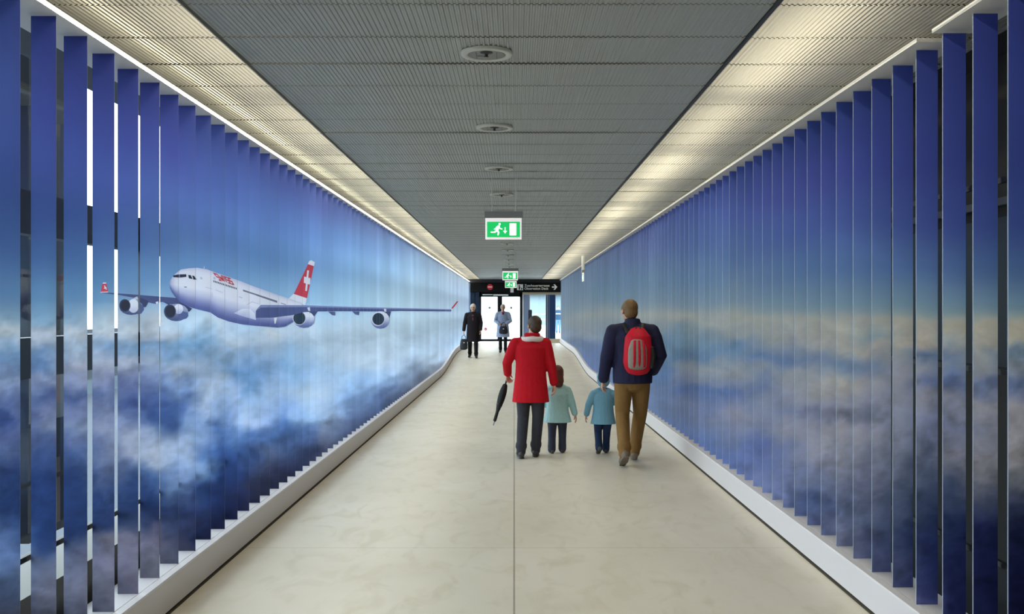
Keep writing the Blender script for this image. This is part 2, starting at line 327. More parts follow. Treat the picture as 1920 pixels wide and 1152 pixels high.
# ------------------------------------------------------------------ the printed picture on the fins (picture x,y -> colour; far-end light painted in too)
ART_L = [
 (20, [(0,(45,62,128)),(150,(54,74,140)),(300,(50,72,138)),(450,(60,92,148)),(550,(85,125,165)),(600,(122,147,165)),(620,(165,170,170)),(640,(140,160,180)),(665,(105,140,175)),(690,(110,130,165)),(720,(135,150,180)),(740,(130,145,180)),(760,(90,110,160)),(790,(60,85,145)),(820,(90,105,155)),(850,(85,105,150)),(880,(45,70,125)),(920,(35,65,120)),(960,(30,60,115)),(1000,(75,100,145)),(1050,(90,115,160)),(1080,(85,105,140)),(1110,(70,85,115)),(1150,(60,65,85))]),
 (80, [(30,(45,58,130)),(200,(52,65,140)),(300,(55,72,145)),(400,(58,85,150)),(480,(68,105,160)),(550,(95,140,180)),(600,(120,155,180)),(620,(160,165,175)),(640,(160,165,175)),(665,(110,140,175)),(690,(95,130,175)),(710,(140,150,180)),(740,(85,105,155)),(770,(115,125,165)),(800,(125,135,165)),(830,(80,100,150)),(850,(60,85,140)),(900,(35,65,125)),(1000,(30,65,125)),(1030,(40,70,125)),(1060,(110,120,150)),(1100,(110,110,130)),(1150,(85,85,100))]),
 (140, [(70,(45,57,128)),(200,(52,65,140)),(300,(56,74,147)),(400,(60,88,153)),(480,(70,108,162)),(550,(90,135,175)),(600,(130,155,175)),(620,(165,170,175)),(650,(150,165,180)),(690,(165,165,180)),(720,(135,145,180)),(745,(85,105,155)),(770,(115,125,165)),(800,(120,135,165)),(830,(100,115,160)),(850,(70,95,145)),(900,(35,65,120)),(1000,(30,60,115)),(1030,(85,95,130)),(1060,(100,105,130)),(1100,(110,110,130)),(1150,(90,92,110))]),
 (200, [(100,(46,56,126)),(250,(58,70,145)),(350,(65,85,158)),(450,(75,108,168)),(520,(90,135,180)),(560,(110,155,190)),(600,(165,175,180)),(620,(170,175,180)),(650,(120,150,185)),(680,(160,165,180)),(710,(140,145,175)),(740,(110,125,165)),(770,(120,130,165)),(800,(135,140,165)),(830,(115,125,160)),(850,(115,125,155)),(900,(80,95,135)),(940,(45,70,120)),(980,(40,60,110)),(1010,(120,115,130)),(1050,(115,110,130)),(1100,(105,105,120))]),
 (245, [(130,(48,58,128)),(250,(60,72,148)),(350,(68,88,160)),(450,(78,112,170)),(520,(98,142,186)),(600,(150,165,180)),(620,(165,170,175)),(650,(120,150,180)),(680,(160,165,180)),(720,(105,115,160)),(760,(75,95,150)),(790,(110,125,165)),(820,(145,150,170)),(850,(140,145,165)),(900,(45,75,125)),(950,(35,60,110)),(980,(50,70,110)),(1010,(110,105,125)),(1050,(110,105,125))]),
 (290, [(155,(54,64,136)),(260,(66,78,154)),(370,(74,98,165)),(450,(82,116,172)),(520,(102,146,190)),(560,(130,170,200)),(600,(170,175,180)),(630,(165,170,180)),(650,(115,150,185)),(680,(150,165,185)),(710,(110,130,175)),(750,(75,100,155)),(780,(60,90,150)),(810,(130,145,170)),(850,(165,170,185)),(870,(150,160,180)),(900,(70,100,150)),(940,(30,60,115)),(970,(35,50,95)),(990,(95,90,115)),(1020,(105,100,120)),(1060,(115,115,125))]),
 (325, [(185,(60,70,145)),(280,(70,80,160)),(380,(80,105,170)),(450,(85,120,175)),(520,(105,150,195)),(600,(165,185,200)),(630,(170,180,190)),(650,(120,155,185)),(670,(110,145,180)),(700,(165,175,190)),(720,(120,145,185)),(760,(65,95,150)),(800,(60,90,145)),(830,(145,160,185)),(860,(150,165,190)),(890,(110,135,175)),(920,(95,120,160)),(950,(40,60,105)),(1050,(92,92,112))]),
 (352, [(205,(64,76,150)),(300,(73,88,163)),(400,(82,110,173)),(520,(107,153,198)),(600,(170,190,205)),(650,(105,145,180)),(690,(160,175,195)),(720,(125,150,190)),(760,(75,105,160)),(800,(120,145,180)),(840,(150,165,190)),(880,(130,150,185)),(920,(80,105,150)),(960,(35,50,95)),(1030,(80,80,105))]),
 (385, [(225,(68,82,156)),(330,(77,98,169)),(430,(85,118,179)),(520,(109,156,203)),(600,(175,190,200)),(650,(110,150,185)),(690,(145,165,190)),(730,(165,180,200)),(760,(160,175,200)),(800,(120,145,185)),(850,(75,110,165)),(880,(110,140,180)),(920,(40,70,125)),(980,(35,50,95))]),
 (412, [(240,(70,85,160)),(330,(78,100,170)),(430,(86,121,181)),(520,(111,158,205)),(600,(185,195,205)),(640,(160,180,200)),(680,(130,160,190)),(720,(165,180,200)),(760,(130,155,190)),(800,(80,115,170)),(850,(50,85,145)),(880,(40,75,135)),(920,(25,50,105)),(1000,(32,40,85))]),
 (440, [(260,(73,88,163)),(350,(80,104,174)),(450,(90,128,186)),(540,(122,168,210)),(640,(180,190,200)),(670,(140,170,200)),(700,(100,145,190)),(740,(150,170,200)),(780,(130,155,195)),(810,(95,130,180)),(850,(50,85,145)),(900,(35,60,115)),(950,(35,45,90))]),
 (470, [(290,(76,92,166)),(370,(84,110,178)),(470,(95,138,193)),(560,(135,180,216)),(640,(175,190,205)),(690,(110,150,195)),(730,(105,150,195)),(760,(145,170,200)),(790,(165,180,205)),(820,(80,115,170)),(860,(55,80,130)),(910,(50,55,90)),(950,(50,50,85))]),
 (505, [(310,(80,95,170)),(400,(88,120,185)),(480,(100,145,200)),(560,(140,185,220)),(620,(190,195,200)),(660,(160,185,210)),(700,(130,165,205)),(740,(155,180,210)),(790,(140,165,205)),(820,(75,110,165)),(850,(90,105,140)),(900,(55,60,90))]),
 (540, [(340,(86,102,176)),(420,(95,130,192)),(490,(110,155,208)),(560,(146,190,223)),(620,(185,200,215)),(650,(150,185,215)),(690,(130,175,215)),(730,(165,190,220)),(770,(120,155,205)),(800,(75,115,175)),(840,(70,95,140)),(880,(55,60,95))]),
 (580, [(360,(94,110,182)),(430,(100,136,197)),(500,(120,165,216)),(560,(150,193,224)),(620,(195,208,220)),(650,(180,205,225)),(700,(150,185,220)),(740,(190,210,230)),(780,(150,180,215)),(810,(85,115,165)),(850,(60,70,105))]),
 (605, [(380,(100,115,185)),(440,(105,142,200)),(500,(125,170,220)),(560,(155,195,225)),(620,(190,212,228)),(650,(195,218,235)),(700,(165,195,225)),(740,(190,210,232)),(770,(170,195,225)),(800,(125,140,165)),(840,(90,95,120))]),
 (660, [(400,(112,130,195)),(450,(120,160,215)),(500,(140,185,230)),(560,(170,210,235)),(620,(200,220,235)),(680,(200,218,235)),(720,(150,185,220)),(760,(120,150,190)),(790,(90,105,140))]),
 (720, [(430,(125,148,205)),(460,(132,168,220)),(510,(155,195,230)),(560,(180,212,230)),(620,(205,225,238)),(680,(205,222,238)),(710,(140,170,205)),(740,(90,110,150))]),
 (780, [(460,(140,165,215)),(490,(160,195,230)),(540,(185,215,235)),(600,(205,228,240)),(660,(200,222,240)),(690,(130,145,165)),(710,(110,120,140))]),
 (830, [(495,(170,195,228)),(520,(188,212,235)),(600,(205,228,242)),(650,(200,220,240)),(680,(160,165,175))]),
 (870, [(520,(195,215,240)),(600,(208,228,245)),(640,(200,222,243)),(655,(188,212,238))]),
]
ART_R = [
 (1060, [(530,(150,175,200)),(580,(155,180,195)),(600,(165,180,190)),(640,(150,172,200))]),
 (1092, [(500,(128,150,185)),(540,(140,168,192)),(580,(165,185,195)),(590,(175,185,185)),(630,(160,175,195)),(650,(120,145,190)),(680,(110,135,185))]),
 (1135, [(475,(112,128,168)),(520,(122,152,184)),(560,(140,170,187)),(582,(175,185,185)),(630,(145,165,185)),(660,(110,135,180)),(700,(120,145,190))]),
 (1190, [(435,(92,105,158)),(480,(105,125,172)),(530,(122,155,182)),(575,(150,172,182)),(592,(175,182,180)),(625,(135,158,180)),(660,(108,138,178)),(700,(108,135,182)),(740,(120,145,190))]),
 (1245, [(400,(75,90,150)),(450,(90,110,165)),(520,(115,145,175)),(560,(140,165,180)),(590,(175,180,175)),(615,(150,165,175)),(640,(105,140,170)),(670,(115,150,185)),(700,(90,125,175)),(730,(120,145,190)),(770,(120,145,190)),(820,(100,125,175))]),
 (1283, [(385,(66,80,140)),(450,(82,105,160)),(520,(110,142,175)),(570,(142,166,180)),(595,(178,180,172)),(615,(120,150,170)),(640,(105,140,165)),(670,(90,125,165)),(690,(150,165,185)),(710,(135,150,185)),(730,(85,110,165)),(760,(130,145,185)),(800,(100,125,175)),(850,(90,112,165))]),
 (1330, [(355,(52,66,126)),(450,(75,100,155)),(520,(105,140,175)),(570,(140,165,180)),(590,(160,170,175)),(610,(165,172,170)),(640,(110,140,165)),(665,(85,120,155)),(690,(160,170,180)),(715,(140,155,180)),(730,(85,115,170)),(760,(110,130,175)),(790,(130,140,175)),(830,(90,115,165)),(880,(80,100,150))]),
 (1380, [(320,(50,64,122)),(400,(64,80,140)),(480,(88,116,163)),(560,(138,163,176)),(590,(175,178,168)),(625,(150,160,165)),(650,(85,120,155)),(680,(140,155,175)),(700,(165,170,180)),(740,(85,110,165)),(780,(150,150,170)),(820,(110,125,165)),(860,(85,105,155)),(910,(80,96,142))]),
 (1430, [(290,(48,62,120)),(380,(62,72,135)),(450,(72,95,150)),(520,(100,130,165)),(580,(140,162,172)),(600,(170,175,170)),(625,(165,172,172)),(655,(105,125,150)),(670,(75,105,145)),(690,(130,145,165)),(720,(100,120,160)),(760,(130,140,165)),(800,(125,135,165)),(840,(78,95,148)),(900,(95,108,148))]),
 (1475, [(265,(44,58,116)),(360,(60,68,132)),(440,(66,86,144)),(510,(88,118,158)),(575,(132,158,170)),(595,(170,175,172)),(630,(165,168,168)),(660,(100,118,145)),(680,(80,105,145)),(705,(150,155,165)),(740,(140,145,165)),(770,(105,115,145)),(800,(140,142,160)),(840,(110,120,155)),(900,(92,102,140)),(960,(80,92,130))]),
 (1525, [(230,(40,55,112)),(330,(58,65,130)),(420,(62,80,140)),(500,(80,112,155)),(575,(125,154,168)),(605,(172,175,168)),(640,(165,165,165)),(675,(95,115,145)),(700,(140,145,155)),(735,(155,155,160)),(770,(90,95,120)),(810,(130,130,145)),(850,(120,120,135)),(900,(90,98,125)),(940,(65,82,125)),(980,(70,80,115))]),
 (1580, [(200,(39,52,108)),(320,(52,60,124)),(410,(57,74,132)),(500,(75,105,148)),(575,(120,148,160)),(595,(160,165,165)),(615,(175,175,165)),(650,(165,165,160)),(685,(90,115,145)),(720,(165,162,155)),(750,(130,130,140)),(780,(90,92,110)),(810,(135,132,140)),(850,(112,112,125)),(920,(85,92,118)),(960,(75,85,115)),(1000,(90,95,120))]),
 (1635, [(155,(38,50,105)),(300,(46,56,119)),(400,(53,69,126)),(500,(71,99,141)),(580,(115,142,152)),(600,(160,162,158)),(630,(120,145,155)),(655,(165,160,155)),(690,(95,112,140)),(720,(135,135,145)),(750,(110,112,130)),(775,(90,95,115)),(810,(115,115,130)),(850,(98,102,120)),(920,(85,88,112)),(970,(70,80,105)),(1020,(60,68,100))]),
 (1690, [(125,(39,50,108)),(300,(44,54,116)),(410,(51,66,124)),(500,(67,94,136)),(575,(108,136,146)),(605,(165,162,150)),(640,(160,155,145)),(665,(130,138,145)),(690,(130,132,145)),(730,(125,128,145)),(770,(115,120,140)),(800,(110,115,135)),(850,(92,98,118)),(940,(60,72,98)),(1000,(45,60,92)),(1050,(52,60,95))]),
 (1738, [(95,(40,50,109)),(300,(43,53,114)),(415,(50,64,122)),(500,(64,91,133)),(580,(105,132,142)),(615,(165,160,148)),(645,(160,152,142)),(665,(70,95,135)),(690,(125,130,145)),(715,(85,100,140)),(745,(120,120,135)),(790,(95,102,130)),(860,(75,85,110)),(940,(48,62,92)),(1020,(30,42,85)),(1080,(35,45,90)),(1130,(60,65,110))]),
 (1780, [(65,(40,50,110)),(300,(42,52,112)),(420,(48,62,120)),(500,(62,88,130)),(585,(102,128,138)),(612,(165,160,145)),(640,(130,140,145)),(665,(95,112,140)),(690,(95,115,145)),(715,(70,88,130)),(740,(105,108,125)),(800,(90,98,125)),(850,(105,104,118)),(920,(52,65,95)),(980,(30,45,82)),(1050,(25,35,80)),(1150,(22,32,75))]),
 (1840, [(30,(38,48,108)),(300,(40,50,109)),(420,(45,60,116)),(500,(59,85,126)),(580,(98,124,135)),(608,(165,160,145)),(640,(155,152,142)),(665,(130,135,138)),(700,(120,125,138)),(725,(80,95,130)),(760,(115,115,125)),(810,(100,105,125)),(860,(110,108,118)),(900,(100,100,110)),(950,(60,70,100)),(990,(25,35,80)),(1080,(20,28,70))]),
 (1900, [(0,(35,45,105)),(300,(36,48,105)),(420,(40,58,112)),(500,(55,82,122)),(580,(92,120,132)),(612,(160,155,140)),(640,(150,148,135)),(660,(80,100,120)),(690,(105,115,130)),(725,(75,92,130)),(760,(120,118,128)),(810,(115,112,122)),(860,(120,118,122)),(900,(85,88,98)),(950,(40,50,80)),(1000,(22,30,68)),(1100,(15,20,60))]),
]
LIGHT_DIV_L, LIGHT_DIV_R = (.98, .96, .90), (.36, .315, .25)          # per-side divisor; colours the right print lighter where less light falls
def col_at(lst, y):
    if y <= lst[0][0]: return lst[0][1]
    for (y0, a), (y1, b) in zip(lst, lst[1:]):
        if y <= y1:
            t = (y-y0)/(y1-y0); t = t*t*(3-2*t)*.5+t*.5
            return tuple(p+(q-p)*t for p, q in zip(a, b))
    return lst[-1][1]
def art(table, ink, x, y):
    gain = 1.0
    if y > 570:                        # billows in the clouds
        k = sstep(570, 625, y); q = Vector((x/42, y/32, 3.7 if table is ART_L else 9.1))
        n1 = noise.fractal(q, 1.0, 2.1, 4); n2 = noise.fractal(q+Vector((31, 17, 5)), 1.0, 2.1, 4)
        puff = abs(noise.noise(q*1.15+Vector((n1, n2, 0))*.5))*.75+abs(noise.noise(q*2.6+Vector((7, 3, 0))))*.35
        x += k*17*n1; y += k*13*n2; gain = 1+k*(.34-puff)*.75-.1*sstep(800, 900, y)
    if x <= table[0][0]: c = col_at(table[0][1], y)
    elif x >= table[-1][0]: c = col_at(table[-1][1], y)
    else:
        for (x0, a), (x1, b) in zip(table, table[1:]):
            if x <= x1:
                t = (x-x0)/(x1-x0); c = tuple(p+(q-p)*t for p, q in zip(col_at(a, y), col_at(b, y))); break
    if table is ART_R: ink = tuple(a_+(b_-a_)*sstep(560, 600, y) for a_, b_ in zip(ink, (.285, .275, .25)))
    return ink_rgb(c, ink, gain)
def ink_rgb(c, ink, gain=1.0):
    r = lin(c); g = .3*r[0]+.6*r[1]+.1*r[2]; sat = .88 if ink is LIGHT_DIV_L else .78
    if gain != 1.0: gain *= (g/.2)**.25
    r = [max(0, (g+(v-g)*sat)*gain/q) for v, q in zip(r, ink)]
    m = max(r); f = 1 if m < .88 else .88/m
    return tuple(v*f for v in r)

def print_mat():
    m = bpy.data.materials.new('printed_cloud_picture'); m.use_nodes = True; nt = m.node_tree; b = nt.nodes['Principled BSDF']
    N, L = nt.nodes.new, nt.links.new
    at = N('ShaderNodeAttribute'); at.attribute_name = 'ink'
    pos = N('ShaderNodeAttribute'); pos.attribute_name = 'picture'
    def noise(scale, st, seed, detail=6, dist=.4):
        mp = N('ShaderNodeMapping'); mp.inputs['Scale'].default_value = st; mp.inputs['Location'].default_value = (seed, seed*.7, 0); L(pos.outputs['Vector'], mp.inputs[0])
        n = N('ShaderNodeTexNoise'); n.inputs['Scale'].default_value = scale; n.inputs['Detail'].default_value = detail; n.inputs['Roughness'].default_value = .55
        n.inputs['Distortion'].default_value = dist; L(mp.outputs[0], n.inputs['Vector']); return n.outputs['Fac']
    sx = N('ShaderNodeSeparateXYZ'); L(pos.outputs['Vector'], sx.inputs[0])
    cl = N('ShaderNodeMapRange'); cl.inputs[1].default_value = 5.75; cl.inputs[2].default_value = 6.3; L(sx.outputs[1], cl.inputs[0])
    n1 = noise(2.2, (1, 1.35, 1), 3.1)
    mr = N('ShaderNodeMapRange'); mr.inputs[1].default_value = .25; mr.inputs[2].default_value = .75; mr.inputs[3].default_value = .84; mr.inputs[4].default_value = 1.18; L(n1, mr.inputs[0])
    mx = N('ShaderNodeMix'); mx.data_type = 'FLOAT'; L(cl.outputs[0], mx.inputs[0]); mx.inputs[2].default_value = 1; L(mr.outputs[0], mx.inputs[3])
    sc_ = N('ShaderNodeVectorMath'); sc_.operation = 'SCALE'; L(at.outputs['Color'], sc_.inputs[0]); L(mx.outputs[0], sc_.inputs['Scale'])
    L(sc_.outputs[0], b.inputs['Base Color'])
    b.inputs['Roughness'].default_value = .6; b.inputs['Specular IOR Level'].default_value = .12
    return m
M_print = print_mat()
M_edge = mat('fin_edge_aluminium', (150, 165, 190), .4, .2)
def ink_mat():
    m = bpy.data.materials.new('printed_aircraft_ink'); m.use_nodes = True; b = m.node_tree.nodes['Principled BSDF']
    at = m.node_tree.nodes.new('ShaderNodeAttribute'); at.attribute_name = 'ink'
    m.node_tree.links.new(at.outputs['Color'], b.inputs['Base Color']); b.inputs['Roughness'].default_value = .55; b.inputs['Specular IOR Level'].default_value = .25
    return m
M_ink = ink_mat()

# --- the aircraft in the picture: list of (polygon [(x,y)], [colour per corner]) in picture coordinates, back to front
SHAPES = []
def c5(u, v): return (170+u/5.486, 470+v/5.486)
def c6(u, v): return (480+u/4.8, 470+v/4.8)
def shape(pts, col, f=c5):
    SHAPES.append(([f(*p) for p in pts], [col]*len(pts) if not isinstance(col, list) else col))
def ell(cx, cy, rx, ry, col, f=c5, n=24, col2=None):
    pts = [(cx+rx*math.cos(2*PI*i/n), cy+ry*math.sin(2*PI*i/n)) for i in range(n)]
    cc = [col]*n if col2 is None else [tuple(a+(b-a)*(.5+.5*math.sin(2*PI*i/n)) for a, b in zip(col, col2)) for i in range(n)]
    shape(pts, cc, f)
def ell_grad(cx, cy, rx, ry, top, bot, f=c5, rows=8, n=10):
    for j in range(rows):
        a0, a1 = -PI/2+PI*j/rows, -PI/2+PI*(j+1)/rows
        y0, y1 = cy+ry*math.sin(a0), cy+ry*math.sin(a1); w0, w1 = rx*math.cos(a0), rx*math.cos(a1)
        g = lambda y: tuple(p+(q-p)*sstep(.25, .95, (y-cy+ry)/(2*ry)) for p, q in zip(top, bot))
        shape([(cx-w0, y0), (cx+w0, y0), (cx+w1, y1), (cx-w1, y1)], [g(y0), g(y0), g(y1), g(y1)], f)
RED, WHT, DK, BLU, LAV = (205, 45, 68), (228, 228, 238), (28, 42, 66), (78, 90, 146), (128, 138, 182)
# far (left) wing, winglet and engines
shape([(100, 427), (500, 457), (740, 477), (890, 488), (1010, 560), (960, 590), (740, 528), (690, 535), (560, 508), (280, 456), (115, 438)], (66, 76, 124))
shape([(118, 348), (128, 334), (160, 334), (172, 384), (182, 424), (104, 428)], RED); shape([(122, 342), (128, 330), (158, 328), (163, 340)], WHT)
shape([(137, 362), (146, 360), (168, 402), (160, 404)], WHT); shape([(136, 384), (162, 376), (164, 386), (140, 394)], WHT); shape([(100, 426), (180, 422), (182, 432), (104, 434)], (222, 222, 235))
shape([(560, 505), (690, 528), (690, 552), (640, 545), (600, 535)], (70, 80, 128)); shape([(668, 532), (696, 522), (690, 548), (678, 552)], WHT)
shape([(490, 478), (600, 520), (570, 580), (515, 590)], (48, 58, 98)); shape([(440, 490), (480, 472), (492, 500), (450, 508)], (190, 190, 205))
ell_grad(418, 585, 122, 78, (150, 155, 185), (62, 74, 120)); shape([(500, 530), (545, 575), (548, 610), (520, 650), (480, 655)], (70, 84, 132))
ell_grad(440, 570, 56, 72, WHT, (190, 192, 212)); ell(352, 566, 58, 66, (40, 52, 84)); ell(355, 567, 46, 54, (24, 30, 52))
shape([(910, 532), (1045, 598), (1012, 632), (960, 600), (920, 580)], (44, 54, 92)); shape([(740, 526), (850, 540), (800, 560)], (60, 70, 118))
ell_grad(880, 638, 126, 90, (150, 155, 185), (66, 80, 128)); shape([(900, 610), (1000, 640), (1006, 672), (985, 700), (905, 722)], (74, 90, 140))
ell_grad(905, 602, 48, 52, WHT, (170, 174, 200)); ell(816, 626, 62, 70, (42, 56, 86)); ell(820, 627, 50, 58, (26, 34, 56))
# tail fin
shape([(470, 120), (520, 140), (458, 430), (340, 392)], RED, c6); shape([(466, 122), (478, 96), (497, 88), (531, 106), (521, 140)], WHT, c6)
shape([(338, 390), (459, 430), (442, 492), (296, 432)], WHT, c6)
shape([(461, 177), (477, 180), (459, 366), (443, 362)], WHT, c6); shape([(433, 234), (491, 250), (486, 308), (430, 291)], WHT, c6)
# fuselage, lofted between its upper and lower outline
ST = [((812, 346), (812, 350)), ((818, 306), (817, 388)), ((842, 272), (832, 424)), ((880, 232), (868, 476)), ((930, 196), (925, 532)), ((1010, 183), (1005, 578)), ((1100, 178), (1105, 607)), ((1200, 195), (1230, 636)),
      ((1300, 232), (1310, 690)), ((1420, 272), (1420, 730)), ((1540, 315), (1560, 760)), ((1680, 370), (1700, 775)), ((1820, 420), (1820, 784)), ((1920, 455), (1920, 793)), ((2043, 494), (1998, 783)), ((2181, 543), (2089, 731))]
def fus_col(t, s):
    ramp = [(0, (196, 196, 218)), (.12, (226, 224, 234)), (.5, (224, 222, 232)), (.66, (186, 188, 214)), (.82, (122, 128, 180)), (.92, (86, 96, 154)), (1, (78, 88, 148))]
    for (a, p), (b, q) in zip(ramp, ramp[1:]):
        if t <= b: c = tuple(x+(y-x)*(t-a)/(b-a) for x, y in zip(p, q)); break
    k = .42*max(0, 1-s/3.2)           # the nose curves away to blue
    return tuple(x+(y-x)*k*1.6*(1 if k else 0) if k else x for x, y in zip(c, (84, 94, 156)))
for s in range(len(ST)-1):
    (t0, b0), (t1, b1) = ST[s], ST[s+1]
    for j in range(12):
        f0, f1 = j/12, (j+1)/12
        pt = lambda a, b, f: (a[0]+(b[0]-a[0])*f, a[1]+(b[1]-a[1])*f)
        shape([pt(t0, b0, f0), pt(t1, b1, f0), pt(t1, b1, f1), pt(t0, b0, f1)], [fus_col(f0, s), fus_col(f0, s+1), fus_col(f1, s+1), fus_col(f1, s)])
shape([(1475, 645), (1560, 600), (1640, 600), (1690, 650), (1702, 715), (1560, 676)], [(200, 202, 224), WHT, WHT, (226, 226, 236), (190, 194, 220), (170, 176, 210)])
shape([(1166, 162), (1171, 162), (1172, 186), (1164, 186)], WHT)
# cockpit glass, doors, windows, lettering
shape([(850, 258), (900, 246), (985, 244), (986, 270), (920, 279), (852, 275)], (30, 38, 66)); shape([(912, 246), (918, 246), (920, 278), (914, 279)], (150, 150, 175))
shape([(1004, 252), (1030, 254), (1050, 294), (1012, 286)], DK); shape([(1046, 258), (1066, 262), (1092, 300), (1060, 300)], DK)
shape([(962, 374), (988, 372), (994, 380), (968, 382)], (80, 96, 90))
for dx in (1128, 1262): shape([(dx, 270), (dx+22, 276), (dx+24, 300), (dx+2, 294)], (188, 188, 205))
shape([(1250, 430), (1254, 430), (1254, 500), (1250, 500)], (180, 180, 200)); shape([(1185, 376), (1250, 392), (1250, 396), (1185, 380)], (180, 180, 200)); shape([(1285, 402), (1360, 432), (1360, 437), (1285, 407)], (180, 180, 200))
for i in range(15):
    x, y = 1264+i*16.4, 306+i*5.3; shape([(x, y), (x+9, y+3), (x+10, y+22), (x+1, y+19)], (70, 84, 92))
shape([(1568, 402), (1920, 518), (1920, 533), (1568, 418)], (112, 112, 134)); shape([(0, 394), (190, 462), (192, 472), (0, 405)], (112, 112, 134), c6); shape([(225, 470), (270, 485), (270, 491), (225, 476)], (112, 112, 134), c6)
shape([(1600, 560), (1660, 525), (1740, 548), (1738, 553), (1662, 532), (1608, 562)], (190, 190, 210)); shape([(1525, 470), (1560, 484), (1560, 492), (1525, 478)], (180, 180, 200))
def letters():
    TL, TR, BL, BR = (1258, 226), (1440, 284), (1318, 302), (1478, 352)
    def q(s, t):
        a = [TL[i]+(TR[i]-TL[i])*s for i in (0, 1)]; b = [BL[i]+(BR[i]-BL[i])*s for i in (0, 1)]
        return (a[0]+(b[0]-a[0])*t, a[1]+(b[1]-a[1])*t)
    W, G = .185, .022; x = 0
    strokes = {'S': [((1, .0), (0, 0)), ((.12, 0), (.12, .5)), ((0, .46), (1, .46)), ((.88, .46), (.88, 1)), ((1, .9), (0, .9))],
               'W': [((.06, 0), (.28, 1)), ((.28, 1), (.5, .3)), ((.5, .3), (.72, 1)), ((.72, 1), (.94, 0))], 'I': [((.5, 0), (.5, 1))]}
    for ch, w in (('S', .18), ('W', .27), ('I', .09), ('S', .18), ('S', .18)):
        for (a, b) in strokes[ch]:
            ax, bx = x+a[0]*w, x+b[0]*w
            if abs(a[1]-b[1]) < .01: pts = [q(ax, a[1]), q(bx, a[1]), q(bx, a[1]+.21), q(ax, a[1]+.21)]
            else: pts = [q(ax-.033, a[1]), q(ax+.033, a[1]), q(bx+.033, b[1]), q(bx-.033, b[1])]
            shape(pts, (204, 44, 60))
        x += w+G
letters()
# near (right) wing, engines, flap fairings, winglet
shape([(440, 490), (520, 545), (552, 550), (516, 606), (480, 560)], (60, 72, 118), c6); shape([(1085, 545), (1216, 548), (1200, 612), (1120, 580)], (64, 78, 122), c6)
ell_grad(432, 620, 96, 76, (226, 228, 238), (92, 104, 160), c6); ell_grad(1118, 625, 84, 79, (228, 230, 240), (104, 116, 172), c6)
ell(390, 610, 60, 62, (196, 200, 216), c6); ell(391, 609, 54, 57, (34, 50, 70), c6); ell(398, 611, 38, 42, (28, 54, 72), c6)
ell(1098, 618, 60, 62, (208, 212, 226), c6); ell(1101, 617, 53, 55, (34, 50, 70), c6); ell(1106, 619, 38, 40, (28, 54, 72), c6)
shape([(15, 520), (45, 490), (440, 493), (900, 509), (1440, 521), (1757, 530), (1757, 549), (1300, 544), (1080, 549), (760, 546), (520, 549), (430, 556), (330, 582), (150, 604), (0, 606), (0, 540)],
      [LAV, LAV, LAV, LAV, LAV, LAV, (92, 108, 158), (88, 104, 154), (86, 98, 150), (84, 96, 148), (78, 90, 140), BLU, BLU, BLU, BLU, LAV], c6)
shape([(45, 514), (440, 510), (900, 522), (1440, 534), (1757, 540), (1757, 549), (1300, 544), (1080, 549), (760, 546), (520, 549), (430, 556), (330, 582), (150, 604), (0, 606), (0, 545)], (72, 84, 136), c6)
shape([(650, 551), (712, 553), (712, 586), (682, 580)], (78, 92, 142), c6); shape([(866, 549), (931, 551), (926, 583), (892, 575)], (78, 92, 142), c6)
shape([(163, 606), (192, 603), (178, 656), (168, 660)], WHT, c6); shape([(462, 514), (486, 512), (488, 545), (470, 540)], (216, 218, 230), c6); shape([(1150, 524), (1172, 524), (1174, 552), (1156, 550)], (216, 218, 230), c6)
shape([(1757, 521), (1808, 456), (1821, 460), (1771, 523)], (206, 48, 74), c6)

def clip_x(pts, cols, x, keep_gt):
    out, oc = [], []
    n = len(pts)
    for i in range(n):
        p, q = pts[i], pts[(i+1) % n]; cp, cq = cols[i], cols[(i+1) % n]
        ip = (p[0] >= x) if keep_gt else (p[0] <= x); iq = (q[0] >= x) if keep_gt else (q[0] <= x)
        if ip: out.append(p); oc.append(cp)
        if ip != iq:
            t = (x-p[0])/(q[0]-p[0]); out.append((x, p[1]+(q[1]-p[1])*t)); oc.append(tuple(a+(b-a)*t for a, b in zip(cp, cq)))
    return out, oc

